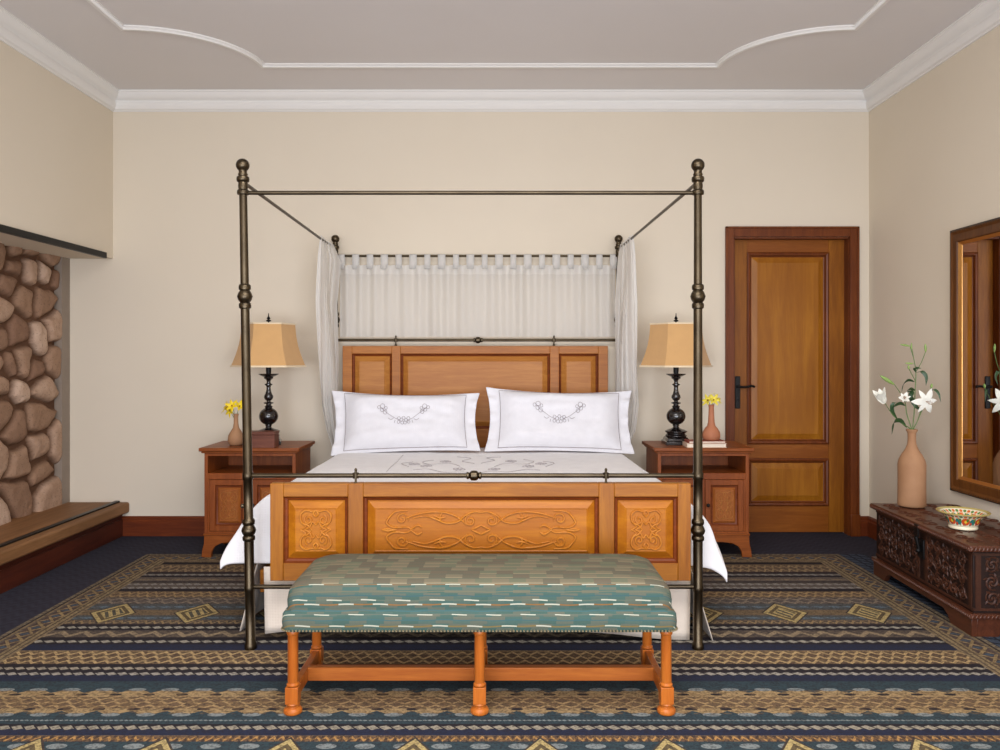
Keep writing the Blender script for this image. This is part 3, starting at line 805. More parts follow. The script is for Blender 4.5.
drape('bed_drape', 'gathered white voile drape at the head post beside the right nightstand', PXR,
      [(2.125, 5.06, .872, 5.54, .872), (2.00, 5.06, .885, 5.50, .850), (1.70, 5.10, .905, 5.52, .835), (1.30, 5.28, .942, 5.54, .830), (.98, 5.44, .978, 5.56, .835), (.80, 5.46, .955, 5.555, .84), (.66, 5.48, .890, 5.55, .85)], 1)

# ------------------------------------------------------------------ nightstands
def nightstand():
    x0, w, y0, y1 = 0.0, .60, 5.06, 5.46
    r = thing('nightstand', 'x', 'nightstand', (x0+w/2, 5.34, GZ*0)); r['_o'] = r.location[:]
    b = MB()
    b.box(x0-.028, x0+w+.028, y0-.028, y1+.02, .697, .720); b.box(x0-.016, x0+w+.016, y0-.014, y1, .684, .697); b.build('top', W['nwood_h'], r, bevel=.004)
    b = MB()
    b.box(x0, x0+.022, y0, y1, .145, .684); b.box(x0+w-.022, x0+w, y0, y1, .145, .684)
    b.box(x0+.022, x0+w-.022, y1-.012, y1, .145, .684); b.box(x0+.022, x0+w-.022, y0+.002, y1-.012, .530, .550); b.box(x0+.022, x0+w-.022, y0+.01, y1-.012, .145, .165)
    b.box(x0+.022, x0+w-.022, y0, y0+.02, .664, .684); b.box(x0+.022, x0+w-.022, y0, y0+.02, .510, .552)
    b.box(x0+.022, x0+w-.022, y0, y0+.02, .145, .170); b.box(x0+w/2-.010, x0+w/2+.010, y0, y0+.02, .170, .510)
    b.box(x0+.022, x0+.034, y0, y0+.02, .170, .510); b.box(x0+w-.034, x0+w-.022, y0, y0+.02, .170, .510)
    b.build('carcass', W['nwood_v'], r, bevel=.002)
    b = MB()
    half = [(-.018, 0), (-.012, .05), (-.002, .09), (0, .145)]
    P = [(x0+a, c) for a, c in half]; P += [(x0+w-a, c) for a, c in half[::-1]]
    inn = [(.046, 0), (.050, .035), (.070, .070), (.110, .092), (.18, .100)]
    P += [(x0+w-a, c) for a, c in inn]; P += [(x0+a, c) for a, c in inn[::-1]]
    P = [(a, max(c, 0)) for a, c in P]
    b.prism(P, y0-.006, y0+.020)
    b.box(x0-.004, x0+w+.004, y0-.010, y0+.01, .142, .156)
    for xa, sg in ((x0, -1), (x0+w-.02, 1)):
        Q = [(y0+.020, 0), (y0+.020, .145), (y1, .145), (y1, 0), (y1-.05, 0), (y1-.08, .07), (y1-.15, .10), (y0+.15, .10), (y0+.08, .07), (y0+.05, 0)]
        b.prism(Q, xa, xa+.02, axis='x')
    b.build('bracket_foot_base', W['nwood_h'], r, bevel=.003)
    for k, (a, c) in enumerate(((x0+.036, x0+w/2-.012), (x0+w/2+.012, x0+w-.036))):
        b = MB(); z0, z1 = .172, .508; f = .036
        b.box(a, a+f, y0-.004, y0+.016, z0, z1); b.box(c-f, c, y0-.004, y0+.016, z0, z1); b.box(a+f, c-f, y0-.004, y0+.016, z0, z0+f); b.box(a+f, c-f, y0-.004, y0+.016, z1-f, z1)
        dd = b.build('door', W['nwood_v'], r, bevel=.002)
        b = MB(); b.panel(a+f, c-f, z0+f, z1-f, y0-.002, [(.006, .008, 1), (.016, .010, 1), (.028, .001, 0)], back=y0+.014, m=1)
        b.build('door_panel', [W['nfield'], W['glaze']], dd, off=r['_o'], smooth=20)
        relief(sq_motif, (a+c)/2, (z0+z1)/2, y0-.0008, .0032, 'ncarve', dd, 'carving', off=r['_o'], sxz=(.72, 1.05))
        kx = c-.014 if k == 0 else a+.014
        b = MB(); b.lathe([(.005, 0), (.005, .012), (.011, .016), (.012, .022), (.007, .028), (0, .029)], (kx, y0-.004, .345), M=Matrix.Rotation(PI/2, 3, 'X'), n=16)
        b.build('knob', W['iron'], dd, off=r['_o'])
    return r
ns = nightstand(); ns.location = (-1.640, 5.34, GZ)
ns['label'] = 'brown wooden nightstand left of the bed holding the small wooden box'
ns2 = copy_tree(ns); ns2.location = (1.340, 5.34, GZ)
ns2['label'] = 'brown wooden nightstand right of the bed near the door, holding two books'
for q in (ns, ns2): q['group'] = 'nightstands'
NZT = .726

# ------------------------------------------------------------------ table lamps
def lamp(loc, rz, label):
    r = thing('table_lamp', label, 'lamp', loc, rz, 'table lamps'); r['_o'] = (0, 0, 0)
    b = MB()
    b.lathe([(.0, 0), (.118, 0), (.118, .022), (.104, .028), (.104, .040), (.086, .052), (.0, .052)], n=4, rot=PI/4)
    b.lathe([(.0, .052), (.070, .052), (.074, .060), (.066, .066), (.060, .074), (.074, .084), (.076, .090), (.060, .098), (.040, .104), (.022, .112), (.018, .122), (.024, .128), (.022, .134)])
    b.build('base', W['black_wood'], r, smooth=35, bevel=.002)
    b = MB()
    pr = [(.022, .134)]+[(.0645*math.sin(a), .190-.060*math.cos(a)) for a in [math.radians(k) for k in range(25, 160, 10)]]
    pr += [(.022, .248), (.026, .252), (.027, .258), (.018, .264), (.017, .272), (.032, .278), (.033, .284), (.014, .290), (.013, .296), (.024, .304), (.031, .318), (.030, .330), (.022, .345), (.016, .365), (.014, .388), (.016, .398), (.026, .404), (.026, .410), (.014, .416), (.013, .430), (.018, .440), (.032, .450), (.030, .458), (.052, .468), (.066, .476), (.067, .481), (.0, .484)]
    b.lathe(pr, n=28); b.build('turned_column', W['black_wood'], r, smooth=50)
    b = MB(); b.tube([(0, 0, .482), (0, 0, .845)], .005); b.lathe([(.016, .482), (.018, .50), (.018, .56), (.013, .565)]);
    for k in range(6): a = k*PI/3; b.tube([(0, 0, .815), (.168*math.cos(a), .168*math.sin(a), .815)], .0025, n=6)
    b.build('harp', W['iron'], r)
    b = MB(); b.lathe([(.004, .836), (.016, .840), (.017, .846), (.006, .852), (.013, .860), (.006, .870), (.003, .882), (.003, .892), (0, .898)], n=16); b.build('finial', W['iron'], r)
    b = MB()
    def shr(t): return .246+(.176-.246)*t-.016*math.sin(t*PI)
    K = 10; prf = [(shr(k/K), .531+.291*k/K) for k in range(K+1)]
    vs = []; fs = []
    for (R, z) in prf:
        for k in range(6): a = k*PI/3; vs.append((R*math.cos(a), R*math.sin(a), z))
    for (R, z) in prf[::-1]:
        for k in range(6): a = k*PI/3; vs.append(((R-.004)*math.cos(a), (R-.004)*math.sin(a), z))
    m = 2*(K+1)
    for i in range(m):
        for k in range(6): a = i*6+k; c = i*6+(k+1) % 6; j = ((i+1) % m)*6; fs.append((a, c, j+(k+1) % 6, j+k))
    b.add(vs, fs); sh = b.build('lamp_shade', W['shade'], r, smooth=25)
    b = MB()
    for (R, z0, z1) in ((.2475, .527, .539), (.1775, .815, .825)):
        lo = [((R+.001)*math.cos(k*PI/3), (R+.001)*math.sin(k*PI/3)) for k in range(6)]
        b.sweep(lo, [(-.002, z0), (.006, z0), (.006, z1), (-.002, z1)])
        b.build('hem_band', W['shadetrim'], sh); b = MB()
    return r
lamp(((268.6-CX)/F*5.27, 5.27, NZT), math.radians(14), 'tan-shaded lamp with black turned base on the left nightstand')
lamp(((676-CX)/F*5.27, 5.27, NZT), 0, 'tan-shaded lamp with black turned base on the right nightstand')

# small things on the nightstands
def single(b, name, m, loc, label, cat, group=None, **k):
    o = b.build(name, m, off=(0, 0, 0), **k); o.location = loc; return tag(o, label, cat, group)
r = thing('keepsake_box', 'small reddish-brown wooden box in front of the left lamp', 'box', ((262.5-CX)/F*5.08, 5.09, NZT)); r['_o'] = (0, 0, 0)
b = MB(); b.box(-.092, .092, -.055, .048, 0, .084); b.build('box_body', W['boxw'], r, bevel=.002)
b = MB(); b.box(-.094, .094, -.057, .050, .085, .106); b.build('lid', W['boxw'], r, bevel=.003)
def vase(prof, loc, m, label, name='vase'):
    b = MB(); H_ = prof[-1][1]
    b.lathe([(0, 0)]+prof+[(prof[-1][0]-.006, H_), (prof[-1][0]-.009, H_-.05), (.004, H_-.055)], n=36)
    return single(b, name, W[m], loc, label, 'vase', smooth=60)
VL = ((236-CX)/F*5.2, 5.2, NZT)
vase([(.036, 0), (.046, .008), (.054, .035), (.050, .065), (.036, .092), (.020, .118), (.0155, .150), (.0145, .185), (.017, .205), (.0195, .212)], VL, 'terra', 'small tan clay vase with long neck on the left nightstand', 'bud_vase')
BKZ = NZT
VRx = (711.3-CX)/F*5.122
VR = (VRx, 5.122, NZT+.043)
vase([(.045, 0), (.056, .010), (.059, .032), (.055, .055), (.042, .078), (.027, .095), (.0215, .12), (.0185, .17), (.017, .215), (.020, .236)], VR, 'terra2', 'small pinkish clay vase standing on two books', 'bud_vase')
def book(loc, w, dpt, h, cov, label, rz=0):
    r = thing('book', label, 'book', loc, rz, 'books on the right nightstand'); r['_o'] = (0, 0, 0)
    b = MB(); b.box(-w/2, w/2, -dpt/2, dpt/2, 0, .003); b.box(-w/2, w/2, -dpt/2, dpt/2, h-.003, h); b.box(-w/2, -w/2+.003, -dpt/2, dpt/2, .003, h-.003)
    b.build('cover', W[cov], r, bevel=.001)
    b = MB(); b.box(-w/2+.003, w/2-.005, -dpt/2+.004, dpt/2-.004, .003, h-.003); b.build('pages', W['paper'], r)
    return r
book((1.362, 5.118, NZT), .262, .126, .028, 'bookc', 'cream book, the lower of the pair under the pinkish vase')
book((1.366, 5.119, NZT+.028), .245, .118, .015, 'bookr', 'thin brick-red book, the upper of the pair under the pinkish vase', .02)

def flat_petal(b, base, direction, length, width, curl, nrm, m=0, n=9, curl2=0):
    d = Vector(direction).normalized(); nn = Vector(nrm); nn = (nn-d*nn.dot(d)).normalized(); side = d.cross(nn)
    pts = []; rs = []
    for i in range(n):
        t = i/(n-1)
        pts.append(Vector(base)+d*length*t+nn*curl*length*(t**2)-nn*curl2*length*(t**4)); rs.append(width/2*max(.06, math.sin(PI*min(1, .08+t*.93))**.75))
    b.tube(pts, rs, n=8, m=m, flat=.0011, side=side)
def small_flower(name, base, tip, fc, m, label, group, npet=6, L=.050):
    r = thing(name, label, 'flower', base, 0, group); r['_o'] = base
    b = MB(); mid = (Vector(base)+Vector(tip))/2+Vector((0, 0, .01))
    b.tube(spline([base, mid, tip]), .0018, n=6); b.build('stem', W['stem'], r)
    f = Vector(fc).normalized(); t1 = f.orthogonal().normalized(); t2 = f.cross(t1)
    b = MB()
    for k in range(npet):
        a = 2*PI*k/npet; dr = t1*math.cos(a)+t2*math.sin(a)
        flat_petal(b, tip, f*.75+dr*.8, L*(1 if k % 2 else .88), .021, -.45, -dr*1.0+f*.3)
    b.build('blossom', W[m], r, smooth=80)
    b = MB(); b.ball(Vector(tip)+f*.010, .005, 8); b.build('flower_centre', W['stamen'], r)
vz = NZT+.212
for k, (dx, dz, dy, fc) in enumerate(((-.070, .055, -.01, (-1, -.5, .5)), (-.022, .070, -.02, (-.1, -1, .5)), (.022, .062, .01, (.6, -.6, .6)), (-.045, .030, .0, (-.6, -.9, -.1)))):
    small_flower('yellow_flower', (VL[0]+.004*(k-1.5), VL[1], vz-.045), (VL[0]+dx*.8, VL[1]+dy, vz+dz*.75), fc, 'yellow',
                 ['yellow flower turned to the left wall in the tan clay vase', 'tallest yellow flower in the tan clay vase', 'yellow flower leaning right towards the bedpost in the tan clay vase', 'lowest yellow flower in the tan clay vase'][k], 'yellow flowers in the left clay vase')
vz = VR[2]+.236
for k, (dx, dz, dy, fc) in enumerate(((-.030, .035, -.01, (-.8, -.5, .5)), (.010, .040, -.02, (.1, -.9, .6)), (.045, .044, .01, (.8, -.5, .6)))):
    small_flower('yellow_flower', (VR[0]+.003*(k-1), VR[1], vz-.045), (VR[0]+dx*.75, VR[1]+dy, vz+dz*.7), fc, 'yellow2',
                 ['pale yellow flower nearest the bedpost in the pinkish vase', 'pale yellow middle flower in the pinkish vase', 'pale yellow flower leaning to the door in the pinkish vase'][k], 'yellow flowers in the right clay vase')

# ------------------------------------------------------------------ upholstered bench
def bench_cloth():
    X, Y, Z = coords()
    v = Z+Y+esin(X*21+1)*.0010
    top = v > .276
    rr = (1-top)*(v/.0135)+top*((v-.276)/.042+40); row = efloor(rr); fr = efrac(rr)
    off = efrac(row*.5)+efrac(row/3)*.8
    cc = X/.0625+off; cell = efloor(cc)
    cr = efrac(esin(cell*78.233+row*37.7)*4375.8); par = efrac(cell*.5)*2
    c = mixc(par, (68, 90, 82), (90, 96, 84)); c = mixc((cr > .62)*.7, c, (70, 94, 88)); c = mixc((cr < .22)*.7, c, (98, 98, 84))
    t = mixc(par, (100, 102, 84), (112, 104, 86)); t = mixc((cr > .6)*.7, t, (94, 86, 74)); t = mixc((fr < .16)*(cr < .5), t, (136, 124, 100)); t = mixc((fr > .88), t, (84, 92, 80))
    hatch = (esin(X*1300)*.5+.5)*(esin(v*700)*.25+.6)
    c = mixc(hatch*.35, c, (54, 76, 80)); t = mixc(hatch*.25, t, (92, 90, 80))
    c = mixc(top, c, t)
    for vc, hw, ph, lc in ((.271, .0023, .0, (132, 94, 58)), (.236, .0020, .3, (104, 100, 82)), (.219, .0024, .6, (58, 88, 92)), (.202, .0024, .45, (90, 100, 88)), (.186, .0024, .1, (136, 96, 54)), (.165, .0020, .5, (64, 98, 102)), (.144, .0022, .8, (92, 98, 88)), (.122, .0018, .2, (58, 92, 98)), (.100, .0023, .35, (124, 104, 62))):
        near = eabs(v-vc-esin(X*50+ph*9)*.0012)
        c = mixc((near < hw)*.85, c, lc)
        if hw > .0021 and vc != .219: c = mixc((near < hw)*(efrac(X/.125+ph) < .44), c, (176, 176, 160))
    return c
BNX, BNY = -.0735, 3.03
bn = thing('bench', 'long upholstered bench with teal patterned seat at the foot of the bed', 'bench', (BNX, BNY, GZ)); bn['_o'] = (BNX, BNY, GZ)
def bf():
    return bench_cloth()
W['bcloth'] = mat('woven_teal_jacquard', fn=bf, rough=.95, spec=.08, sheen=0, bump=lambda: nz(s=220, detail=2), bs=.3, bd=.003)
b = MB()
def seat_loop(hx, hy, z, rc, n=10):
    pts = []
    for (sx, sy, a0) in ((1, -1, -90), (1, 1, 0), (-1, 1, 90), (-1, -1, 180)):
        for k in range(n+1):
            a = math.radians(a0+90*k/n)
            pts.append((BNX+sx*(hx-rc)+rc*math.cos(a), BNY+sy*(hy-rc)+rc*math.sin(a), z))
    return pts
loops = []
for hx, hy, z, rc in ((.70, .22, .318, .03), (.7185, .232, .320, .03), (.722, .236, .330, .035), (.724, .238, .352, .035), (.722, .236, .380, .035), (.716, .231, .389, .04), (.708, .224, .392, .045),
                      (.710, .226, .402, .05), (.711, .227, .425, .05), (.708, .225, .450, .055), (.702, .222, .466, .06), (.690, .214, .482, .07), (.664, .198, .495, .08), (.62, .168, .503, .09), (.52, .11, .508, .08), (.3, .03, .510, .028)):
    loops.append(seat_loop(hx, hy, z, rc))
n = len(loops[0]); vs = [p for L in loops for p in L]; fs = []
for i in range(len(loops)-1):
    for k in range(n): a = i*n+k; c = i*n+(k+1) % n; fs.append((a, c, c+n, a+n))
fs.append(tuple(range(n-1, -1, -1))); fs.append(tuple(range((len(loops)-1)*n, len(loops)*n)))
b.add(vs, fs)
me = b.build('seat_cushion', W['bcloth'], bn, smooth=180)
b = MB()
lp = seat_loop(.724, .238, .326, .035, 6); tot = 0
for i in range(len(lp)):
    p, q = Vector(lp[i]), Vector(lp[(i+1) % len(lp)]); L = (q-p).length; k = max(1, int(L/.0125))
    for j in range(k): b.ball(p+(q-p)*j/k, .0044, 6)
tag(b.build('nailhead_trim', W['nail'], bn), kind='stuff')
def bench_leg(x, y):
    b = MB()
    b.lathe([(.0, GZ), (.030, GZ), (.034, .010), (.034, .020), (.028, .028), (.020, .031), (.020, .036), (.026, .040), (.024, .046)], (x, y, 0))
    b.box(x-.0235, x+.0235, y-.0235, y+.0235, .045, .106)
    b.lathe([(.018, .106), (.023, .109), (.023, .115), (.018, .119), (.0195, .124), (.0190, .29), (.0195, .296), (.023, .299), (.023, .309), (.021, .314), (.021, .322)], (x, y, 0))
    return b.build('leg', W['benchw'], bn, smooth=40, bevel=.0015)
LX = [(-.763), BNX+.0, .616]
for x in LX:
    for y in (2.845, 3.215): bench_leg(x, y)
    b = MB(); b.box(x-.014, x+.014, 2.865, 3.195, .052, .102); b.build('side_stretcher', W['benchw'], bn, bevel=.003)
b = MB(); b.box(LX[0]+.01, LX[2]-.01, 3.013, 3.047, .052, .104); b.build('long_stretcher', W['benchwx'], bn, bevel=.003)

# ------------------------------------------------------------------ carved chest
ch = thing('carved_chest', 'dark carved wooden chest against the right wall below the mirror', 'chest', (2.47, 4.12, 0)); ch['_o'] = (2.47, 4.12, 0)
QX0, QX1, QY0, QY1 = 2.254, 2.690, 3.62, 4.64
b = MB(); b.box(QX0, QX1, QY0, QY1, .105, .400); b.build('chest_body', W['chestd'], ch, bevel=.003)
b = MB(); b.box(QX0-.030, QX1, QY0-.025, QY1+.02, .400, .430)
ld = b.build('lid', W['chest'], ch, bevel=.006, seg=3)
b = MB()
def rope(bm, p, q, step=.018, r=.008):
    p, q = Vector(p), Vector(q); L = (q-p).length; k = int(L/step); d = (q-p).normalized()
    for i in range(k):
        c = p+d*(i+.5)*step; s = d*.006+Vector((0, 0, .009)); bm.tube([c-s, c, c+s], [r*.5, r, r*.5], n=6)
rope(b, (QX0-.030, QY0-.025, .413), (QX1, QY0-.025, .413)); rope(b, (QX0-.030, QY0-.025, .413), (QX0-.030, QY1+.02, .413))
# carved arabesques on the lid top
rng = random.Random(3)
for i in range(10):
    for j in range(4):
        cx = QX0+.04+j*.125; cy = QY0+.06+i*.10
        sg = 1 if (i+j) % 2 else -1
        pts = spiral(0, 0, .008, .045, rng.random()*6, sg*1.3, 14); b.tube([(cx+p[0], cy+p[1], .430) for p in pts], .004, n=5)
b.build('carving', W['chest'], ld, off=ch['_o'], smooth=60)
b = MB()
def scrollfield(bm, P, u0, u1, v0, v1, nu_, nv_, r):
    du = (u1-u0)/nu_; dv_ = (v1-v0)/nv_
    for i in range(nu_):
        for j in range(nv_):
            cu = u0+du*(i+.5); cv = v0+dv_*(j+.5); sg = 1 if (i+j) % 2 else -1
            a0 = rng.random()*6.28; R = min(du, dv_)*.52
            for t0, rr in ((0, R), (PI, R*.9)):
                pts = spiral(0, 0, R*.12, rr, a0+t0, sg*.95, 12); bm.tube([P(cu+p[0]*du/min(du, dv_), cv+p[1]*dv_/min(du, dv_)) for p in pts], [r*(.5+.8*math.sin(PI*k/12)) for k in range(13)], n=5)
            for k in range(4):
                a = a0+k*1.6; p1 = (cu+R*.55*math.cos(a), cv+R*.55*math.sin(a)); p2 = (cu+R*1.15*math.cos(a+.5), cv+R*1.15*math.sin(a+.5))
                bm.tube([P(*p1), P((p1[0]+p2[0])/2+.002, (p1[1]+p2[1])/2+.002), P(*p2)], [r*.5, r*1.5, r*.4], n=5)
            bm.ball(P(cu, cv), r*1.5, 6)
PF = lambda u, v: (QX0, u, v); PE = lambda u, v: (u, QY0, v)
scrollfield(b, PF, QY0+.055, 4.05, .135, .375, 5, 3, .0048); scrollfield(b, PF, 4.13, QY1-.03, .135, .375, 6, 3, .0048)
scrollfield(b, PE, QX0+.05, QX1-.03, .135, .375, 5, 3, .0048)
for z in (.125, .385): b.box(QX0-.004, QX0+.002, QY0, QY1, z-.006, z+.006); b.box(QX0, QX1, QY0-.004, QY0+.002, z-.006, z+.006)
for y in (QY0+.02, 4.05, 4.13): b.box(QX0-.004, QX0+.002, y-.012, y+.012, .13, .38)
b.box(QX0+.008, QX0+.034, QY0-.004, QY0+.002, .13, .38)
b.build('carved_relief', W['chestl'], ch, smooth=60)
b = MB()
b.box(QX0-.024, QX1, QY0-.022, QY1+.015, .088, .108)
rope(b, (QX0-.024, QY0-.022, .095), (QX1, QY0-.022, .095), r=.006); rope(b, (QX0-.024, QY0-.022, .095), (QX0-.024, QY1+.015, .095), r=.006)
Q = [(QY0-.012, GZ*0), (QY0-.012, .088), (QY1+.008, .088), (QY1+.008, 0), (QY1-.13, 0), (QY1-.16, .035), (QY1-.20, .055), (QY0+.24, .055), (QY0+.20, .035), (QY0+.17, 0)]
b.prism(Q, QX0-.014, QX0+.012, axis='x')
Q2 = [(QX0+.012, 0), (QX0+.012, .088), (QX1, .088), (QX1, 0), (QX1-.10, 0), (QX1-.13, .05), (QX0+.14, .05), (QX0+.11, 0)]
b.prism(Q2, QY0-.012, QY0+.012); b.prism(Q2, QY1-.014, QY1+.008)
b.build('plinth', W['chest'], ch, bevel=.003)
b = MB(); b.box(QX0-.036, QX0-.028, 4.070, 4.112, .36, .425); b.box(QX0-.012, QX0-.002, 4.060, 4.122, .245, .345); b.tube([(QX0-.034, 4.091, .36), (QX0-.030, 4.091, .34), (QX0-.018, 4.091, .29)], .010)
b.ball((QX0-.022, 4.091, .285), .014, 10)
b.build('iron_latch', W['iron'], ch, bevel=.002)

CT = .4415
ch.location = (2.47, 4.12, GZ); ch.rotation_euler = (0, 0, -math.radians(2.4))
VB = ((911.8-CX)/F*4.55, 4.55, CT)
vase([(.072, 0), (.0765, .006), (.0765, .02), (.0755, .15), (.0765, .245), (.071, .272), (.055, .305), (.036, .335), (.025, .365), (.0225, .39), (.0225, .425), (.026, .436), (.032, .446), (.031, .453)], VB, 'terra', 'tall terracotta bottle vase standing on the carved chest')
# lilies: crop coordinates of the photo turned into points around the vase axis
def lp_(cx, cy, dy=0): 
    X = 865+cx/3.953; Yq = 330+cy/3.953; y = 4.55+dy
    return Vector(((X-CX)*y/F, y, CH+(CY-Yq)*y/F))
mouth = Vector((VB[0], VB[1], CT+.453))
def lily(label, stems, buds=(), blooms=(), leaves=()):
    root = mouth-Vector((0, 0, .05)); r = thing('lily_stem', label, 'flower', root, 0, 'lilies in the terracotta vase'); r['_o'] = tuple(root)
    b = MB()
    for k, s in enumerate(stems):
        pts = [lp_(*p) for p in s]
        if k == 0: pts = [root+Vector(((pts[0].x-mouth.x)*.5, 0, 0))]+[mouth+Vector(((pts[0].x-mouth.x), 0, .0))]+pts[1:]
        P = spline(pts, 7); b.tube(P, [.0034-.0014*i/(len(P)-1) if k == 0 else .0021 for i in range(len(P))], n=7)
    b.build('stem', W['stem'], r, smooth=80)
    for a, c, w in buds:
        A, B_ = lp_(*a), lp_(*c); b = MB()
        b.tube([A.lerp(B_, t) for t in np.linspace(0, 1, 9)], [w*max(.12, math.sin(PI*(.06+t*.9))**.8) for t in np.linspace(0, 1, 9)], n=10); b.build('bud', W['bud'], r, smooth=80)
    for c, f, L, opening, ncurl in blooms:
        C = lp_(*c); f = Vector(f).normalized(); t1 = f.orthogonal().normalized(); t2 = f.cross(t1); b = MB()
        for k in range(6):
            a = 2*PI*k/6+.3; dr = t1*math.cos(a)+t2*math.sin(a)
            flat_petal(b, C, f*(1-opening)+dr*opening, L*(1 if k % 2 else .92), (.044 if k % 2 else .032)*L/.085, ncurl, -dr*.6-f*1.0 if opening > .5 else dr, n=11)
        bl = b.build('blossom', W['petal'], r, smooth=80)
        b = MB()
        for k in range(5):
            a = 2*PI*k/5; dr = t1*math.cos(a)+t2*math.sin(a); e = C+f*L*.55+dr*L*.13; b.tube([C, e], .0009, n=5); b.ball(e, .0028, 6)
        b.build('stamens', W['stamen'], bl, off=tuple(root))
    for pts, w in leaves:
        P = spline([lp_(*p) for p in pts], 5); n_ = len(P); b = MB()
        b.tube(P, [1.4*w*max(.05, math.sin(PI*(.05+.95*i/(n_-1)))) for i in range(n_)], n=8, flat=.0009, side=(.35, -.3, 1) if abs((P[-1]-P[0]).x) > abs((P[-1]-P[0]).z) else (1, -.3, .2))
        b.build('leaf', W['leaf'], r, smooth=80)
lily('lily with half-open white bloom reaching left over the terracotta vase', [[(180, 405, 0), (150, 372, -.01), (112, 338, -.02), (78, 288, -.03)]],
     blooms=[((76, 290, -.03), (-.55, -.25, 1.0), .098, .20, .16)], leaves=[([(165, 385, 0), (140, 358, -.02), (115, 365, -.03), (106, 412, -.04)], .010), ([(128, 352, -.01), (108, 320, -.02), (110, 292, -.03), (130, 285, -.03)], .008)])
lily('lily with one big green bud leaning left and a small white bloom low', [[(184, 405, 0), (165, 330, .01), (158, 285, .01), (140, 250, .0), (114, 212, 0)], [(160, 290, 0), (155, 275, -.01), (152, 268, -.02)]],
     buds=[((116, 216, 0), (60, 180, -.01), .0115)], blooms=[((155, 272, -.02), (-.3, -.8, .4), .045, .45, .2)], leaves=[([(160, 300, 0), (140, 290, -.02), (118, 300, -.03), (108, 322, -.03)], .008), ([(162, 285, 0), (185, 255, -.01), (180, 240, -.02), (160, 250, -.03)], .008)])
lily('tallest lily stem, with small green buds at its top', [[(188, 405, 0), (194, 330, .02), (198, 240, .02), (201, 165, .02), (192, 110, .01), (183, 62, 0)], [(201, 165, .02), (222, 130, .01), (240, 84, 0)], [(198, 200, .02), (185, 175, .01), (172, 150, 0)], [(192, 110, .01), (186, 90, 0), (178, 66, 0)]],
     buds=[((240, 88, 0), (238, 54, 0), .0068), ((180, 64, 0), (138, 57, 0), .0062), ((183, 80, 0), (184, 50, 0), .0045), ((192, 133, 0), (158, 131, 0), .0058), ((173, 156, 0), (172, 138, 0), .006)],
     leaves=[([(196, 205, .02), (172, 198, 0), (152, 215, -.02), (145, 245, -.03)], .007), ([(203, 168, .02), (225, 165, 0), (242, 185, -.01), (241, 220, -.02)], .008), ([(200, 240, .02), (180, 232, 0), (165, 242, -.02)], .006), ([(202, 168, .02), (196, 152, 0), (208, 150, -.01), (222, 152, -.02)], .007)])
lily('lily with wide-open white bloom facing the room, right of the vase', [[(192, 405, 0), (205, 365, -.01), (222, 325, -.02), (238, 292, -.04)], [(205, 365, -.01), (235, 280, .02), (255, 245, .02), (262, 226, .02)]],
     buds=[((262, 230, .02), (264, 212, .02), .0075)], blooms=[((240, 282, -.04), (.10, -1.0, -.15), .078, .80, .42)], leaves=[([(250, 250, .02), (272, 235, 0), (290, 250, -.02), (300, 285, -.03)], .006), ([(225, 320, -.01), (200, 300, .02), (180, 262, .02), (176, 245, .02)], .009)])

# painted bowl
def bowl_fn():
    X, Y, Z = coords()
    an = E.op('ARCTAN2', Y, X)/(2*PI); R = E.op('SQRT', X*X+Y*Y)
    v = Z/.085
    c = (236, 226, 196)
    u = an*16
    def spots(c, ph, vc, rad, colr, mult=1.0, ks=2.0):
        q = efrac(u*mult+ph)-.5; d = q*q/(rad*rad)+((v-vc)/(rad*ks))*((v-vc)/(rad*ks))
        return mixc(d < 1, c, colr)
    c = mixc(0.0, c, c)
    c = spots(c, .0, .52, .30, (214, 84, 34), .5, .75); c = spots(c, .5, .52, .22, (46, 122, 116), .5, .9); c = spots(c, .0, .52, .10, (240, 200, 70), .5, .9)
    c = spots(c, .25, .62, .16, (80, 130, 60), 1, .7); c = spots(c, .75, .38, .16, (198, 66, 40), 1, .7); c = spots(c, .1, .34, .10, (60, 110, 80), 1.5, .8); c = spots(c, .4, .72, .10, (226, 150, 40), 1.5, .6)
    c = spots(c, .1, .84, .2, (92, 132, 66), 1, .35); c = spots(c, .6, .84, .2, (214, 104, 44), 1, .35)
    return mixc(v > .955, c, (178, 160, 92))
W['bowl'] = mat('glazed_painted_ceramic', fn=bowl_fn, rough=.18, coat=.4)
b = MB()
b.lathe([(a*.82, z) for a, z in [(0, 0), (.080, 0), (.083, .006), (.078, .014), (.092, .030), (.102, .050), (.112, .064), (.132, .076), (.149, .082), (.150, .086), (.146, .088), (.128, .081), (.106, .068), (.094, .050), (.080, .030), (.05, .018), (0, .015)]], n=48)
single(b, 'painted_bowl', W['bowl'], ((963-CX)/F*3.97, 3.97, CT-.001), 'cream ceramic bowl painted with orange and green flowers on the carved chest', 'bowl', smooth=50)

# ------------------------------------------------------------------ wall mirror
MY0, MY1, MZ0, MZ1 = 3.60, 4.625, .522, 2.078
mr = thing('wall_mirror', 'tall brown framed mirror with gilded inner edge on the right wall', 'mirror', (XR, (MY0+MY1)/2, 1.3)); mr['_o'] = mr.location[:]
b = MB()
def ringx(bm, ins0, ins1, xa, xb, m=0):
    y0, y1, z0, z1 = MY0+ins0, MY1-ins0, MZ0+ins0, MZ1-ins0; w = ins1-ins0
    P = lambda i, x: [(x, MY0+i, MZ0+i), (x, MY1-i, MZ0+i), (x, MY1-i, MZ1-i), (x, MY0+i, MZ1-i)]
    vs = P(ins0, XR)+P(ins0, xa)+P(ins1, xb)+P(ins1, XR); fs = []
    for L in range(3):
        for k in range(4): a = L*4+k; c = L*4+(k+1) % 4; fs.append((a, c, c+4, a+4))
    bm.add(vs, fs, m)
ringx(b, 0, .016, XR-.030, XR-.036); b.build('outer_moulding', W['mdark'], mr, smooth=20)
b = MB(); 
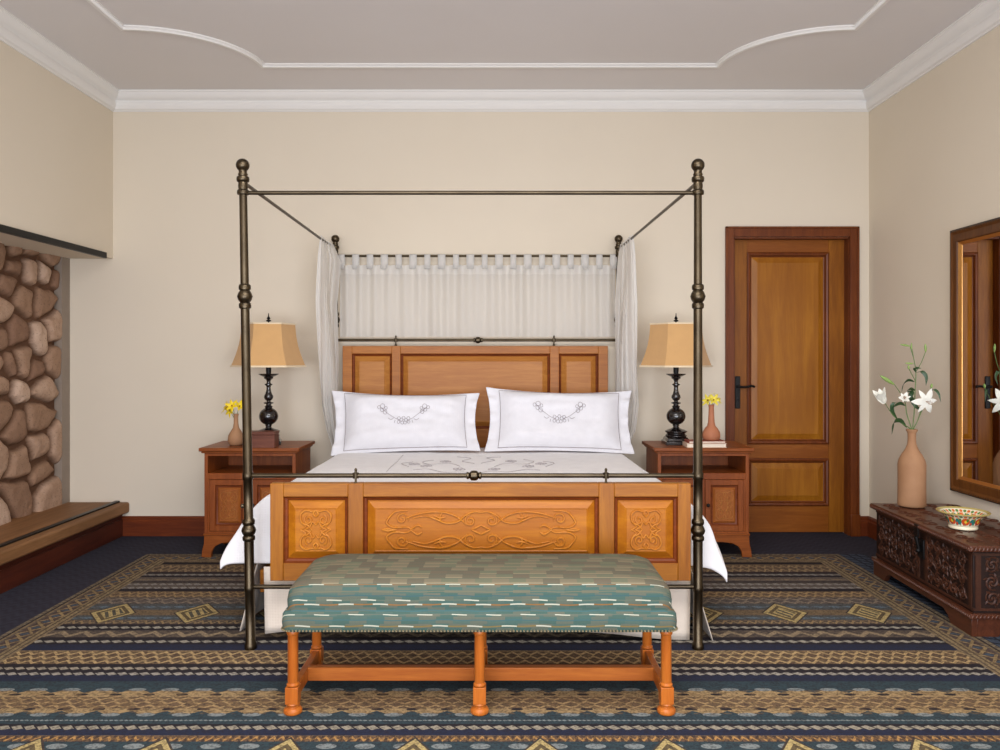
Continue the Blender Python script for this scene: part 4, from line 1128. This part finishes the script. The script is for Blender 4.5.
def beads(bm, ins, x):
    y0, y1, z0, z1 = MY0+ins, MY1-ins, MZ0+ins, MZ1-ins
    for k in range(int((y1-y0)/.022)):
        for z in (z0, z1): bm.tube([(x, y0+k*.022, z-.004), (x-.004, y0+k*.022+.008, z), (x, y0+k*.022+.016, z+.004)], [.0012, .0034, .0012], n=5)
    for k in range(int((z1-z0)/.022)):
        for y in (): bm.tube([(x, y-.004, z0+k*.022), (x-.004, y, z0+k*.022+.008), (x, y+.004, z0+k*.022+.016)], [.0012, .0034, .0012], n=5)

for zz in (MZ0+.012, MZ1-.012):
    b = MB()
    for k in range(int((MY1-MY0-.024)/.022)): b.tube([(XR-.035, MY0+.012+k*.022, zz-.004), (XR-.039, MY0+.012+k*.022+.008, zz), (XR-.035, MY0+.012+k*.022+.016, zz+.004)], [.0012, .0034, .0012], n=5)
    b.build('rope_edge', W['mframe'], mr)
b = MB(); ringx(b, .016, .030, XR-.036, XR-.028); ringx(b, .030, .074, XR-.028, XR-.032); ringx(b, .074, .080, XR-.034, XR-.026); b.build('frame', W['mframe'], mr, smooth=20)
b = MB(); ringx(b, .080, .097, XR-.028, XR-.016); b.build('gilded_slip', W['gold'], mr, smooth=20)
b = MB(); b.box(XR-.014, XR-.004, MY0+.09, MY1-.09, MZ0+.09, MZ1-.09); b.build('mirror_glass', W['mirror'], mr)

# ------------------------------------------------------------------ light: daylight through the rear windows, plus an added overhead fill
def area(name, loc, rot, sx, sy, power, color):
    l = bpy.data.lights.new(name, 'AREA'); l.shape = 'RECTANGLE'; l.size = sx; l.size_y = sy; l.energy = power; l.color = color
    o = bpy.data.objects.new(name, l); COL.objects.link(o); o.location = loc; o.rotation_euler = rot; return o
for a, c in wins:
    area('window_daylight', ((a+c)/2, YR-.08, 1.15), (PI/2, 0, 0), c-a-.1, 2.2, 128, (.93, .97, 1.08))
area('added_overhead_fill', (0, 1.2, 3.2), (0, 0, 0), 2.4, 1.8, 118, (1, .97, .95))  # added soft fill without a fixture, brightens the duvet, bench and rug from above
w = bpy.data.worlds.new('sky'); SC.world = w; w.use_nodes = True
w.node_tree.nodes['Background'].inputs[0].default_value = (.85, .92, 1, 1); w.node_tree.nodes['Background'].inputs[1].default_value = .6

# ------------------------------------------------------------------ camera
cam = bpy.data.cameras.new('camera'); co = bpy.data.objects.new('camera', cam); COL.objects.link(co)
co.location = (0, 0, CH); co.rotation_euler = (PI/2, 0, 0)
cam.sensor_fit = 'HORIZONTAL'; cam.sensor_width = 36; cam.lens = F/1000*36
cam.shift_y = -(375-CY)/1000; cam.shift_x = (500-CX)/1000; cam.clip_start = .05
SC.camera = co
SC.view_settings.view_transform = 'Standard'; SC.view_settings.look = 'None'
SC.view_settings.exposure = 0.0; SC.view_settings.gamma = 1; SC.view_settings.use_curve_mapping = False
for o in list(bpy.data.objects):
    if '_o' in o: del o['_o']
